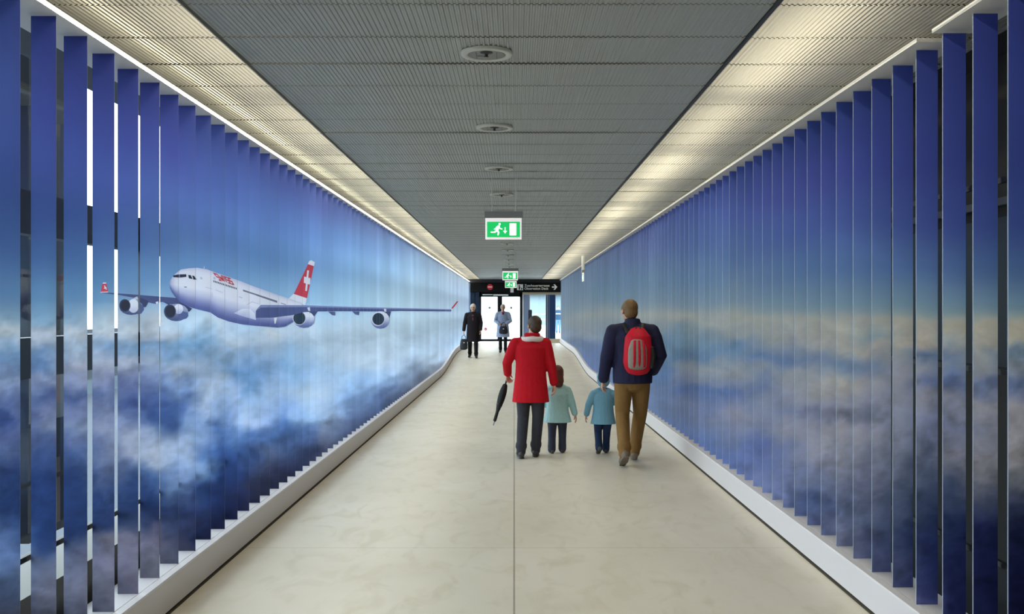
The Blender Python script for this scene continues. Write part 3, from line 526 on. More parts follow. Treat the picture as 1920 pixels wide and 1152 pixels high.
def make_fin(side, d):
    """one upright fin across the corridor wall; its front carries its strip of the printed picture"""
    x0, x1 = (FL-FINW, FL) if side < 0 else (FR, FR+FINW)
    zb = ground(d)+.2005; zt = (TZL if side < 0 else TZR)-.0005
    table, ink = (ART_L, LIGHT_DIV_L) if side < 0 else (ART_R, LIGHT_DIV_R)
    px = lambda x: CX+x*F/d
    py = lambda z: CY+(CAMZ-z)*F/d
    nr = max(14, min(220, int((zt-zb)*F/d/5))); nc = 7 if d < 8 else 4 if d < 15 else 2
    if d < 3.4: nr = 24
    fg = random.uniform(.93, 1.07) if d > 9 else random.uniform(.98, 1.02)   # small random tone steps from fin to fin
    verts, faces, mats, inks, pic = [], [], [], [], []
    def V(co, c, p): verts.append(co); inks.append(c); pic.append(p); return len(verts)-1
    grid = []
    for j in range(nr+1):
        z = zb+(zt-zb)*j/nr; row = []
        for i in range(nc+1):
            x = x0+(x1-x0)*i/nc; a, b = px(x), py(z)
            c_ = art(table, ink, a, b); row.append(V((x, d, z), tuple(v_*fg for v_ in c_), (a/100, b/100, side)))
        grid.append(row)
    for j in range(nr):
        for i in range(nc): faces.append((grid[j][i], grid[j][i+1], grid[j+1][i+1], grid[j+1][i])); mats.append(0)
    e = (.3, .36, .45); B = [V((x, y, z), e, (0, 0, 0)) for y in (d, d+FINT[side]) for x in (x0, x1) for z in (zb, zt)]
    # B order: y,x,z
    for f in ((4, 5, 7, 6), (0, 1, 5, 4), (2, 6, 7, 3), (0, 4, 6, 2), (1, 3, 7, 5)): faces.append(tuple(B[i] for i in f)); mats.append(1)
    if side < 0 and d < 38:
        a, b = px(x0), px(x1); k = 0
        for pts, cols in SHAPES:
            k += 1
            xs = [p[0] for p in pts]
            if max(xs) < a or min(xs) > b: continue
            q, c = clip_x(pts, cols, a, True)
            if len(q) > 2: q, c = clip_x(q, c, b, False)
            if len(q) < 3: continue
            y = d-.0004-k*.000012
            ids = [V(((u-CX)*d/F, y, CAMZ-(v-CY)*d/F), ink_rgb(cc, ink), (u/100, v/100, side)) for (u, v), cc in zip(q, c)]
            ar = sum(q[i][0]*q[(i+1) % len(q)][1]-q[(i+1) % len(q)][0]*q[i][1] for i in range(len(q)))
            faces.append(tuple(ids if ar < 0 else ids[::-1])); mats.append(2)
    me = bpy.data.meshes.new('vertical_fin'); me.from_pydata(verts, [], faces)
    at = me.attributes.new('ink', 'FLOAT_COLOR', 'POINT'); at.data.foreach_set('color', [v for c in inks for v in (*c, 1)])
    at = me.attributes.new('picture', 'FLOAT_VECTOR', 'POINT'); at.data.foreach_set('vector', [v for c in pic for v in c])
    for m in (M_print, M_edge, M_ink): me.materials.append(m)
    me.polygons.foreach_set('material_index', mats)
    o = bpy.data.objects.new('vertical_fin', me); C.objects.link(o)
    return o, px(x0), px(x1)
ORD = 'first second third fourth fifth sixth seventh eighth ninth tenth eleventh twelfth thirteenth fourteenth fifteenth sixteenth seventeenth eighteenth nineteenth'.split()
TENS = {20: 'twent', 30: 'thirt', 40: 'fort'}
def ordinal(n):
    if n < 20: return ORD[n-1]
    t = n//10*10
    return TENS[t]+'ieth' if n == t else TENS[t]+'y-'+ORD[n-t-1]
FEAT = [(185, 210, 'the far red winglet'), (222, 262, 'the outer far engine'), (305, 318, 'an engine intake'), (318, 338, 'the aircraft nose'), (338, 370, 'cockpit windows'), (370, 399, 'the front door'),
        (400, 426, 'red lettering'), (427, 440, 'the last red letter'), (441, 480, 'the white fuselage'), (481, 545, 'the rear fuselage'), (546, 590, 'the red tail fin'), (600, 690, 'the near wing'), (697, 735, 'the outermost engine'), (736, 790, 'the thin wing end')]
d0L = F*FL/(105.2-CX) - PITCH; d0R = F*FR/(1718.2-CX) - 2*PITCH
n = 0
d = d0L-6*PITCH
while d < DEND-.1:
    o, a, b = make_fin(-1, d)
    n = int(round((d-d0L)/PITCH))+1
    if n < 1: tag(o, 'blue fin at the near end of left wall, beside the viewer', 'wall fin', 'fins of the left wall')
    elif n <= 40:
        ft = [t for lo, hi, t in FEAT if lo < b-1 and hi > max(a, b-1850*1.96*PITCH/d/d*1.2)]
        tag(o, f"cloud-printed fin, {ordinal(n)} from the near end of left wall" + (f", showing {ft[0]}" if ft else ''), 'wall fin', 'fins of the left wall')
    else: tag(o, 'narrow pale blue fin in the tightly packed far stretch of left wall', 'wall fin', 'fins of the left wall')
    d += PITCH
d = d0R-6*PITCH
while d < DEND-.1:
    o, a, b = make_fin(1, d)
    n = int(round((d-d0R)/PITCH))+1
    if n < 1: tag(o, 'navy fin at the near end of right wall, beside the viewer', 'wall fin', 'fins of the right wall')
    elif n <= 40: tag(o, f"sky-and-cloud printed fin, {ordinal(n)} from the near end of right wall", 'wall fin', 'fins of the right wall')
    else: tag(o, 'narrow grey-blue fin in the tightly packed far stretch of right wall', 'wall fin', 'fins of the right wall')
    d += PITCH

# ------------------------------------------------------------------ ceiling fittings
M_ring = mat('off_white_plastic', (205, 208, 202), .5); M_grey = mat('grey_plastic', (128, 130, 132), .5); M_dgrey = mat('dark_grey_plastic', (60, 62, 66), .5)
def make_spot(y):
    t = thing('ceiling_fitting', 'x', 'ceiling fitting', (-.1455, y, ZC-.004), 0, 'round fittings along the ceiling')
    bm = bmesh.new(); lathe(bm, [(.137, .012), (.137, -.002), (.132, -.006), (.106, -.006), (.100, -.002), (.100, .012)], 40); obj('ring', bm, M_ring, t, True)
    bm = bmesh.new(); lathe(bm, [(.101, .010), (.101, -.002), (.094, -.004), (.0005, -.004)], 40); obj('cover_plate', bm, M_grey, t)
    bm = bmesh.new(); box(bm, -.055, -.052, -.06, .07, -.0055, -.003); box(bm, .052, .055, -.06, .07, -.0055, -.003); box(bm, -.05, .0, .01, .014, -.0055, -.003); obj('seam', bm, M_dgrey, t)
    bm = bmesh.new(); lathe(bm, [(.0005, -.003), (.034, -.004), (.030, -.008), (.010, -.010), (.008, -.024), (.014, -.026), (.0005, -.028)], 20, 0, -.055); obj('sprinkler_head', bm, M_dgrey, t, True)
    return t
t0 = make_spot(5.22)
for k in range(0, 18):
    if k == 0: t = t0
    else:
        t = t0.copy(); C.objects.link(t); t.location.y = 5.22+2.11*k
        for c in t0.children:
            q = c.copy(); C.objects.link(q); q.parent = t
    t['label'] = f"round white-rimmed ceiling fitting, {ordinal(k+1)} in the row from the near end" if k < 10 else 'tiny far round ceiling fitting well beyond the near green exit sign'

M_green = mat('exit_green', (20, 150, 80), .4, emit=(20, 180, 90), estr=.32)
M_pict = mat('exit_white', (240, 250, 242), .4, emit=(235, 255, 240), estr=.42)
M_frost = mat('frosted_acrylic', (235, 230, 230), .3, emit=(235, 228, 230), estr=.2)
M_house = mat('grey_sign_housing', (136, 138, 140), .45)
M_rod = mat('white_rod', (215, 218, 216), .4)
def make_exit(loc, rz, label, plate=False):
    t = thing('exit_sign', label, 'exit sign', loc, rz, 'green exit signs hanging from the ceiling')
    # local origin at the bottom middle of the sign; x to the right, z up, face towards -y
    w, h = .365, .215
    boxobj('housing', (-w/2-.008, w/2+.012, -.035, .035, h, h+.066), M_house, t, .003)
    boxobj('acrylic_panel', (-w/2, w/2, -.012, .012, 0, h), M_frost, t, .003)
    for x in (-.115, .125):
        bm = bmesh.new(); cyl(bm, (x, 0, h+.066), (x, 0, ZC-loc[2]+.01), .0045, 8); cyl(bm, (x, 0, h+.064), (x, 0, h+.082), .009, 8); obj('rod', bm, M_rod, t)
    if plate: boxobj('hanger_plate', (-.1, .1, -.03, .03, h+.066, ZC-loc[2]+.005), M_rod, t, .003)
    for sgn in (-1, 1):
        bm = bmesh.new(); box(bm, -w/2+.017, w/2-.017, sgn*.0125-.0008, sgn*.0125+.0008, .022, .178); g = obj('green_face', bm, M_green, t)
        k = (w-.034)/277; m = lambda pts: [((x-138.5)*k, .178-y*.156/133) for x, y in pts]
        y0, y1 = sorted((sgn*.0134, sgn*.0146))
        bm = bmesh.new()
        for p in ([(76, 46), (92, 30), (108, 36), (104, 52), (94, 76), (76, 72)], [(104, 40), (114, 54), (130, 60), (128, 67), (108, 62), (98, 50)], [(78, 44), (88, 50), (72, 66), (58, 68), (58, 61), (68, 58)],
                  [(78, 70), (94, 74), (104, 90), (98, 116), (86, 116), (90, 92), (78, 82)], [(76, 68), (88, 80), (66, 96), (30, 94), (30, 85), (60, 84)]):
            prism(bm, m(p), y0, y1)
        prism(bm, m([(106+9*math.cos(a*PI/8), 20+10*math.sin(a*PI/8)) for a in range(16)]), y0, y1); obj('running_figure', bm, M_pict, g)
        bm = bmesh.new(); prism(bm, m([(148, 48), (156, 48), (156, 78), (169, 78), (152, 102), (135, 78), (148, 78)]), y0, y1); obj('arrow', bm, M_pict, g)
        bm = bmesh.new(); prism(bm, m([(190, 14), (246, 14), (246, 117), (190, 117)]), y0, y1); obj('door_symbol', bm, M_pict, g)
    return t
ZS = CAMZ+.718
make_exit((-.107, 9.94, ZS), 0, 'nearest green running-figure exit sign hung on two rods')
make_exit((-.093, 23.2, ZS), 0, 'middle green exit sign hung in front of the black header board')
make_exit((-.104, 31.0, ZS), 0, 'farthest green exit sign, partly behind another, over the end doors')
make_exit((1.71, 24.5, ZS+.01), PI/2, 'exit sign seen edge-on beside the right wall', True)

# ------------------------------------------------------------------ end of the corridor
SE = DEND/F
def ex(px): return (px-CX)*SE
def ez(py): return CAMZ-(py-CY)*SE
M_frame = mat('door_frame_black', (16, 20, 25), .5, spec=.2); M_board = mat('black_sign_board', (11, 12, 16), .6, spec=.15); M_navy = mat('navy_column_paint', (14, 58, 108), .35); M_cream = mat('cream_lintel', (205, 196, 170), .5)
M_sgrey = mat('blue_grey_pier', (128, 148, 184), .5); M_plate = mat('white_sign_plate', (238, 240, 242), .4); M_signred = mat('sign_red', (214, 24, 40), .4); M_bglass = mat('dark_blue_glass', (22, 44, 70), .08)
def eb(name, x0, x1, y0, y1, m, parent=None, t=.12, yo=0, bevel=0):
    return boxobj(name, (ex(x0), ex(x1), DEND+yo, DEND+yo+t, ez(y1), ez(y0)), m, parent, bevel)
wf = struct(eb('wall_front', 835, 1095, 490, 530.5, M_dark, None, .2, .02))
eb('wall_pier', 981.5, 992.5, 549, 642, M_sgrey, wf, .16)
eb('wall_pier', 979.6, 981.5, 549, 642, M_plate, wf, .14)
eb('lintel', 979.6, 1062, 548.5, 553, M_cream, wf, .18, -.02)
eb('wall_side', 862, 882, 530, 644, M_sgrey, wf, .2, .02); eb('wall_side', 1052.5, 1062, 553, 644, M_sgrey, wf, .2, .02)
eb('sill', 979.6, 1062, 635.5, 643.5, M_cream, wf, .2, -.02)
eb('header_backing', 880, 1062, 530, 548.5, M_frame, wf, .1, .06)
w2 = struct(eb('window_2', 992.5, 1024, 553, 635.5, M_glass, None, .012, .06))
for b in ((992.5, 993.6, 553, 635.5), (1022.8, 1024, 553, 635.5)): eb('window_frame', *b, M_plate, w2, .06, .03)
w3 = struct(eb('window_3', 1041, 1052.5, 553, 635.5, M_glass, None, .012, .06))
eb('window_frame', 1041, 1041.8, 553, 635.5, M_plate, w3, .06, .03)
cp = struct(eb('pillar_1', 1024, 1041, 553, 635.5, M_navy, None, .3, -.02))
eb('pillar_edge', 1026.6, 1027.3, 553, 635.5, M_plate, cp, .02, -.03); eb('pillar_edge', 1030, 1030.6, 553, 635.5, M_sgrey, cp, .02, -.03)
w4 = struct(eb('window_4', 882, 899, 548.5, 640, M_bglass, None, .03, .05)); eb('window_frame', 889.5, 891, 548.5, 640, M_frame, w4, .08, .02)
# double door
dr = struct(eb('door_1', 899, 902.3, 548.5, 640, M_frame, None, .12)); eb('door_frame', 974.8, 979.6, 548.5, 640, M_frame, dr, .12)
eb('door_frame', 899, 979.6, 548.5, 557, M_frame, dr, .12); eb('door_frame', 932.8, 941.6, 557, 640, M_frame, dr, .12); eb('door_frame', 899, 979.6, 636.2, 640.5, M_frame, dr, .1)
op = eb('door_operator', 902.5, 953, 551.5, 555.5, M_frame, dr, .1, -.08, .01); eb('operator_cover', 905, 924, 552.2, 553.6, M_plate, op, .01, -.09); eb('operator_cover', 925, 953, 552.2, 555, M_plate, op, .01, -.09)
for a, b in ((902.3, 932.8), (941.6, 974.8)): eb('door_glass', a, b, 557, 636.2, M_glass, dr, .012, .05)
M_sticker = mat('grey_sticker', (150, 155, 162), .5)
for x in (918, 958.5):
    bm = bmesh.new(); prism(bm, disc_pts(ex(x), ez(577.5), .055), DEND+.044, DEND+.048); obj('dot_sticker', bm, M_sticker, dr)
bm = bmesh.new(); prism(bm, disc_pts(ex(910.5), ez(617.5), .065), DEND+.044, DEND+.048); st = obj('no_entry_sticker', bm, M_signred, dr)
bm = bmesh.new(); box(bm, ex(910.5)-.04, ex(910.5)+.04, DEND+.041, DEND+.043, ez(617.5)-.012, ez(617.5)+.012); obj('white_bar', bm, M_plate, st)
for x in (931.5, 943): eb('door_handle', x-.5, x+.5, 592, 612, M_rod, dr, .03, -.04)
# overhead boards
b1 = thing('sign_board', 'black overhead board with a red no-entry disc above the double door', 'sign', (ex(919), DEND-.2, ez(548)))
boxobj('board', (ex(882)-ex(919), ex(956.3)-ex(919), 0, .12, 0, ez(530.2)-ez(548)), M_board, b1, .006)
cz = ez(538.6)-ez(548); r = 5.4*SE
bm = bmesh.new(); prism(bm, disc_pts(0, cz, r, 36), -.012, -.002); dsc = obj('no_entry_disc', bm, M_signred, b1)
bm = bmesh.new(); box(bm, -r*.72, r*.72, -.018, -.013, cz-r*.19, cz+r*.19); obj('white_bar', bm, M_plate, dsc)
b2 = thing('sign_board', 'black overhead direction board with white lettering and right arrow', 'sign', (ex(963.4), DEND-.2, ez(548)))
boxobj('board', (0, ex(1050.8)-ex(963.4), 0, .12, 0, ez(530.2)-ez(548)), M_board, b2, .006)
q = lambda px: ex(px)-ex(963.4)
v = lambda py: ez(py)-ez(548)
pl = boxobj('pictogram_plate', (q(969.4), q(980.6), -.012, -.002, v(544.6), v(533.6)), M_plate, b2)
bm = bmesh.new()
prism(bm, disc_pts(q(973.6), v(536.2), .026, 16), -.018, -.013); prism(bm, [(q(972.4), v(537.6)), (q(974.8), v(537.6)), (q(975.2), v(543.6)), (q(972.6), v(543.6))], -.018, -.013)
prism(bm, [(q(977), v(540.5)), (q(979.3), v(540.5)), (q(979.3), v(543.6)), (q(977), v(543.6))], -.018, -.013); prism(bm, [(q(974.5), v(538.4)), (q(977.4), v(539.4)), (q(977.2), v(540)), (q(974.5), v(539.2))], -.018, -.013)
obj('viewer_pictogram', bm, M_board, pl)
text_mesh('lettering', 'Zuschauerterrasse', M_plate, q(1030)-q(983.3), (q(983.3), -.006, v(538.0)), b2)
text_mesh('lettering', 'Observation Deck', M_plate, q(1028)-q(983.3), (q(983.3), -.006, v(543.6)), b2)
bm = bmesh.new(); cz = v(538.8)
ax, bx = q(1034.6), q(1044.6); h = .03
prism(bm, [(ax, cz+h), (bx-.10, cz+h), (bx-.17, cz+.115), (bx-.10, cz+.115), (bx, cz), (bx-.10, cz-.115), (bx-.17, cz-.115), (bx-.10, cz-h), (ax, cz-h)], -.012, -.002); obj('arrow', bm, M_plate, b2)
tag(boxobj('sign_plate', (ex(957), ex(963), DEND-.22, DEND-.1, ez(549), ez(535)), M_plate), 'blank white plate between the two black overhead boards', 'sign')
ic = thing('door_post', 'slim dark blue control post beside the right end window', 'post', (ex(993.5), DEND-.6, ground(42.4)))
boxobj('post', (-.06, .06, -.05, .05, 0, ez(581)-ground(42.4)), mat('slate_blue_post', (60, 86, 120), .4), ic, .01); boxobj('control_box', (-.08, .08, -.075, -.045, .95, ez(581)-ground(42.4)-.02), M_dark, ic, .008)

# ------------------------------------------------------------------ outdoors
M_terr = mat('pale_terrace_concrete', (214, 216, 216), .8, noise=.05, nscale=1); M_apron = mat('apron_concrete', (50, 58, 68), .85, noise=.08, nscale=.2)
struct(boxobj('terrace', (-12, 14, DEND+.25, 95, .1, .275), M_terr))
struct(boxobj('ground', (-140, 140, -60, 220, -5.2, -5), M_apron))
tb = thing('terminal_building', 'long pale terminal block outside the left windows with dark window bands', 'building', (-34, 30, -5))
M_tb = mat('pale_facade', (64, 78, 88), .6, noise=.05, nscale=.3)
boxobj('wall', (-12, 0, -50, 80, 0, 5.2), M_tb, tb)
for z in (1.2, 3.2): boxobj('window_band', (-.02, .06, -50, 80, z, z+.9), M_teal, tb)
boxobj('roof_edge', (-12.3, .5, -50.3, 80.3, 5.2, 5.5), M_plate, tb)
hd = thing('hangar', 'pale blue-grey hangar far beyond the observation terrace', 'building', (10, 140, -5))
boxobj('wall', (-8, 60, 0, 20, 0, 9.0), mat('hangar_cladding', (150, 172, 180), .7, noise=.15, nscale=.35), hd); boxobj('roof', (-8.5, 61, -1, 21, 9.0, 9.5), M_tb, hd)
jb = thing('dark_slab', 'dark blue-grey slab added outside the near left windows', 'building', (-9, 18.85, -2.6))  # slab added in place of a facade column that shaded the fins
boxobj('slab', (-.1, .1, -.75, .75, 0, 12), mat('dark_slab_finish', (10, 13, 18), .9, spec=.1), jb); boxobj('edge_trim', (.1, .13, -.75, .75, 3.22, 3.3), M_grey, jb); boxobj('dark_band', (.1, .125, -.75, .75, 2.2, 3.22), M_black, jb)
rl = thing('terrace_railing', 'thin metal railing along the far edge of the terrace', 'railing', (1, 94, .275))
for z in (.55, 1.05): boxobj('rail', (-13, 13, -.02, .02, z, z+.05), M_rod, rl)
for k in range(14): boxobj('post', (-13+k*2-.02, -13+k*2+.02, -.02, .02, 0, 1.05), M_rod, rl)

# ------------------------------------------------------------------ people (template 1.75 m tall, facing +y; feet at z = 0)
M_skin = mat('skin', (214, 164, 138), .5); M_eye = mat('eye_dark', (40, 32, 30), .3); M_lip = mat('lips', (176, 100, 92), .5)
def cloth(name, col, bump=.5, rough=.85): return mat(name, col, rough, 0, .12, 28, bump, .2)
def lerp(a, b, t): return Vector(a)+(Vector(b)-Vector(a))*t
def hand(bm, wrist, fdir, back, out, curl=.5, s=1.0):
    """palm, four unequal bent fingers and a thumb. fdir: towards fingertips; back: back-of-hand normal; out: thumb side"""
    w = Vector(wrist); f = Vector(fdir).normalized(); o = Vector(out); o = (o-f*o.dot(f)).normalized(); n = f.cross(o)
    if n.dot(Vector(back)) < 0: n = -n
    tube(bm, [w-f*.01, w+f*.03, w+f*.065, w+f*.092], [(.024*s, .019*s), (.034*s, .018*s), (.041*s, .016*s), (.038*s, .013*s)], 12, side=tuple(o))
    for i, (off, L) in enumerate(((.030, .074), (.010, .082), (-.011, .077), (-.031, .060))):
        p = w+f*.088+o*off*1.05*s; a = curl*.5; pts = [p-f*.012]; dr = f
        for q, k in enumerate((.42, .32, .26)):
            a2 = a+curl*(.5*q); dr = f*math.cos(a2)-n*math.sin(a2); p = p+dr*L*k*s; pts.append(p)
        tube(bm, pts, [.0095*s, .009*s, .0082*s, .007*s], 8)
    p = w+f*.03+o*.026*s; pts = [p]; 
    for dr, L in ((f*.75+o*.6-n*.25, .04), (f*.9+o*.25-n*.35, .032), (f*.95+o*.0-n*.45, .026)): p = p+dr.normalized()*L*s; pts.append(p)
    tube(bm, pts, [.012*s, .0115*s, .010*s, .008*s], 8)
def head(bm, c, yaw=0, pitch=0, s=1.0):
    """skull, jaw, nose, brow, ears round the head centre c; returns its frame"""
    R = Matrix.Translation(c) @ Matrix.Rotation(yaw, 4, 'Z') @ Matrix.Rotation(pitch, 4, 'X') @ Matrix.Scale(s, 4)
    b2 = bmesh.new()
    blob(b2, (0, -.012, .030), (.074, .092, .086)); blob(b2, (0, .030, -.050), (.056, .058, .066)); blob(b2, (0, .016, -.01), (.066, .07, .08))
    blob(b2, (0, .072, -.096), (.022, .018, .018)); blob(b2, (0, .084, .030), (.048, .014, .012))
    tube(b2, [(0, .088, .022), (0, .098, 0), (0, .112, -.022), (0, .092, -.032)], [.009, .010, .015, .013], 10)
    for x in (-1, 1):
        blob(b2, (x*.034, .070, -.02), (.022, .018, .018)); blob(b2, (x*.078, -.006, -.004), (.010, .020, .032), (0, 0, x*.3))
    b2.transform(R)
    me = bpy.data.meshes.new('tmp'); b2.to_mesh(me); b2.free(); bm.from_mesh(me); bpy.data.meshes.remove(me)
    return R
def person(label, loc, rz, H, pose, skin=M_skin, voxel=.006):
    root = thing('person', label, 'person', loc, rz, None, H/1.75)
    p = pose; bm = bmesh.new()
    hip = Vector(p.get('pelvis', (0, 0, .95))); ch = Vector(p.get('chest', (0, .0, 1.34))); nk = Vector(p.get('neck', (0, .0, 1.47))); hc = Vector(p.get('head', (0, .02, 1.625)))
    w = p.get('build', 1.0)
    tube(bm, [hip+Vector((0, 0, -.09)), hip, lerp(hip, ch, .4), lerp(hip, ch, .75), ch, lerp(ch, nk, .6), nk], [(.14*w, .10*w), (.165*w, .115*w), (.135*w, .10*w), (.155*w, .108*w), (.175*w, .108*w), (.13*w, .08*w), (.06, .058)], 18)
    tube(bm, [nk+Vector((0, 0, -.04)), lerp(nk, hc, .5), hc], [.062, .054, .054], 14)
    hs = p.get('head_scale', 1.0); R = head(bm, hc, p.get('yaw', 0), p.get('pitch', 0), hs)
    for sd in ('l', 'r'):
        s, e, wr = [Vector(v) for v in p['arm_'+sd]]
        tube(bm, [s, lerp(s, e, .5), e, lerp(e, wr, .4), wr], [.052, .047, .040, .040, .026], 12)
        x = -1 if sd == 'l' else 1
        fd, bk, ou = p.get('hand_'+sd, (wr-e, (x, 0, 0), (0, 1, -.2)))
        hand(bm, wr, fd, bk, ou, p.get('curl_'+sd, .5), p.get('hand_scale', 1.0))
        h, k, a, tdir = p['leg_'+sd]; h, k, a, tdir = Vector(h), Vector(k), Vector(a), Vector(tdir).normalized()
        tube(bm, [h, lerp(h, k, .45), k, lerp(k, a, .35), a], [.085*w, .078*w, .055, .054, .036], 12)
        tube(bm, [a-tdir*.05+Vector((0, 0, -.045)), a+tdir*.06+Vector((0, 0, -.05)), a+tdir*.15+Vector((0, 0, -.065))], [(.034, .032), (.040, .026), (.038, .014)], 10, side=(1, 0, 0))
    body = fuse('body', bm, skin, root, voxel, 3)
    if p.get('face', False):
        for x in (-1, 1):
            b = bmesh.new(); blob(b, (x*.031, .080, .012), (.014, .008, .008)); b.transform(R); obj('eye', b, M_eye, root, True)
        b = bmesh.new(); blob(b, (0, .087, -.062), (.024, .008, .007)); b.transform(R); obj('mouth', b, M_lip, root, True)
    return root, R
def hair(root, R, m, long=0, bun=False, big=1.0, voxel=.007):
    b = bmesh.new(); blob(b, (0, -.026, .042), (.082*big, .094*big, .088*big)); blob(b, (0, -.05, -.010), (.074*big, .066*big, .080*big))
    for x in (-1, 1): blob(b, (x*.06*big, .0, .03), (.026*big, .055*big, .05*big))
    if long: tube(b, [(0, -.07, 0), (0, -.09, -.09), (0, -.085, -.09-long)], [(.07, .045), (.075, .04), (.06, .03)], 14)
    b.transform(R); return fuse('hair', b, m, root, voxel, 3)
def trousers(root, p, m, w=1.0, hem=1.0, voxel=.009, ank=.052):
    b = bmesh.new(); hip = Vector(p.get('pelvis', (0, 0, .95)))
    tube(b, [hip+Vector((0, 0, -.10)), hip, hip+Vector((0, 0, .10))], [(.155*w, .115*w), (.178*w, .128*w), (.16*w, .115*w)], 18)
    for sd in ('l', 'r'):
        h, k, a, t = [Vector(v) for v in p['leg_'+sd]]
        e = lerp(k, a, hem)
        tube(b, [h, lerp(h, k, .4), k, lerp(k, e, .5), e+Vector((0, -.004, -.03))], [(.10*w, .105*w), (.092*w, .096*w), .072*w, .066*w, (ank*1.08*w, ank*1.2*w)], 14)
        tube(b, [lerp(k, e, .80), lerp(k, e, .90)], [.068*w, .071*w], 14)
    return fuse('trousers', b, m, root, voxel, 3)
def shoe(root, p, sd, m):
    h, k, a, t = [Vector(v) for v in p['leg_'+sd]]; t = t.normalized(); b = bmesh.new()
    z = a.z-.055
    up = Vector((0, 0, 1)); up = (up-t*up.dot(t)).normalized()
    tube(b, [a-t*.06-up*.042, a-t*.01-up*.040, a+t*.08-up*.048, a+t*.16-up*.056, a+t*.20-up*.058], [(.038, .040), (.042, .046), (.047, .038), (.043, .030), (.030, .022)], 12, side=(1, 0, 0))
    tube(b, [a-t*.075-up*.082, a+t*.06-up*.083, a+t*.205-up*.083], [(.036, .009), (.046, .009), (.032, .008)], 12, side=(1, 0, 0))
    tube(b, [a-up*.04, a+up*.005], [.046, .048], 12)
    return fuse('shoe', b, m, root, .006, 2)
def coat(root, p, m, hem_z, w=1.0, flare=1.15, sleeve=1.0, cuff=.93, collar=True, voxel=.009, name='coat', collar_h=.035, depth=1.0):
    b = bmesh.new(); hip = Vector(p.get('pelvis', (0, 0, .95))); ch = Vector(p.get('chest', (0, 0, 1.34))); nk = Vector(p.get('neck', (0, 0, 1.47)))
    hz = Vector((hip.x, hip.y, hem_z)); f = flare
    tube(b, [hz, lerp(hz, hip, .5), hip+Vector((0, 0, .03)), lerp(hip, ch, .5), ch, lerp(ch, nk, .45), lerp(ch, nk, .85)],
         [(.185*w*f, .135*w*f*depth), (.188*w*(1+f)/2, .135*w*(1+f)/2*depth), (.188*w, .135*w*depth), (.178*w, .132*w*depth), (.198*w, .135*w*depth), (.168*w, .108*w*depth), (.10*w, .082*w*depth)], 20, cap=False)
    SL, SR = Vector(p['arm_l'][0]), Vector(p['arm_r'][0])
    yz = nk.z-.055
    tube(b, [SL+Vector((.012, 0, -.006)), Vector((nk.x-.10, nk.y, yz)), Vector((nk.x+.10, nk.y, yz)), SR+Vector((-.012, 0, -.006))], [.066*w, (.078*w, .070*w), (.078*w, .070*w), .066*w], 14, side=(0, 1, 0))
    for sd in ('l', 'r'):
        s, e, wr = [Vector(v) for v in p['arm_'+sd]]
        cf = lerp(e, wr, cuff)
        blob(b, s+Vector((0, 0, -.012)), (.072*w,)*3)
        tube(b, [s+Vector((0, 0, -.01)), lerp(s, e, .3), lerp(s, e, .65), e, lerp(e, cf, .5), cf], [.070*w, .066*sleeve*w, .060*sleeve*w, .056*sleeve*w, .051*sleeve*w, .048*sleeve*w], 14)
    if collar: tube(b, [lerp(ch, nk, .9), nk+Vector((0, .006, collar_h))], [(.092, .084), (.080, .078)], 16, cap=False)
    return fuse(name, b, m, root, voxel, 4)
def std_pose(**kw):
    p = dict(arm_l=((-.185, 0, 1.42), (-.235, -.02, 1.13), (-.25, .05, .89)), arm_r=((.185, 0, 1.42), (.235, -.02, 1.13), (.25, .05, .89)),
             leg_l=((-.088, 0, .92), (-.095, .02, .50), (-.095, 0, .095), (-.08, 1, 0)), leg_r=((.088, 0, .92), (.095, .02, .50), (.095, 0, .095), (.08, 1, 0)))
    p.update(kw); return p
def at(px, d): return (px-CX)*d/F

# --- person in the red coat
M_red = cloth('red_wool', (188, 20, 36), .4); M_char = cloth('charcoal_trousers', (58, 60, 68)); M_shoe = mat('dark_shoe_leather', (46, 44, 46), .5); M_brown = mat('dark_brown_hair', (66, 50, 36), .6, noise=.4, nscale=60, bump=.5)
dR = 11.35; xR = at(995, dR)
pR = std_pose(head=(.045, .035, 1.60), neck=(.02, .01, 1.455), yaw=.35, arm_l=((-.185, .0, 1.40), (-.285, .03, 1.15), (-.28, .20, 1.01)), hand_l=((.0, .5, -.55), (-1, .2, .3), (.4, .4, .6)), curl_l=1.25,
              arm_r=((.18, 0, 1.40), (.25, .0, 1.12), (.285, .03, .90)), curl_r=.9,
              leg_l=((-.085, 0, .92), (-.09, .03, .50), (-.118, -.03, .095), (-.12, 1, 0)), leg_r=((.085, 0, .92), (.09, .05, .50), (.062, .12, .095), (.08, 1, 0)))
rt, Rm = person('person in a long red coat and dark trousers, seen from behind, holding an umbrella', (xR, dR, ground(dR)), 0, 1.66, pR)
hair(rt, Rm, M_brown); trousers(rt, pR, M_char, 1.0, 1.0)
for s in 'lr': shoe(rt, pR, s, M_shoe)
coat(rt, pR, M_red, .68, 1.02, 1.2, 1.06, .96)
b = bmesh.new(); nk = Vector(pR['neck'])
ring = [nk+Vector((math.cos(a*PI/10)*.112, math.sin(a*PI/10)*.106-.004, .006+.012*math.sin(a*PI/10)-.016*abs(math.cos(a*PI/10)))) for a in range(21)]
tube(b, ring, [.034]*21, 10, side=(0, 0, 1)); fuse('scarf', b, cloth('white_scarf_wool', (226, 214, 214)), rt, .008, 3)
b = bmesh.new(); ring = [nk+Vector((math.cos(a*PI/10)*.074, math.sin(a*PI/10)*.072, .040)) for a in range(21)]
tube(b, ring, [.026]*21, 10, side=(0, 0, 1)); fuse('scarf_fold', b, M_red, rt, .008, 3)
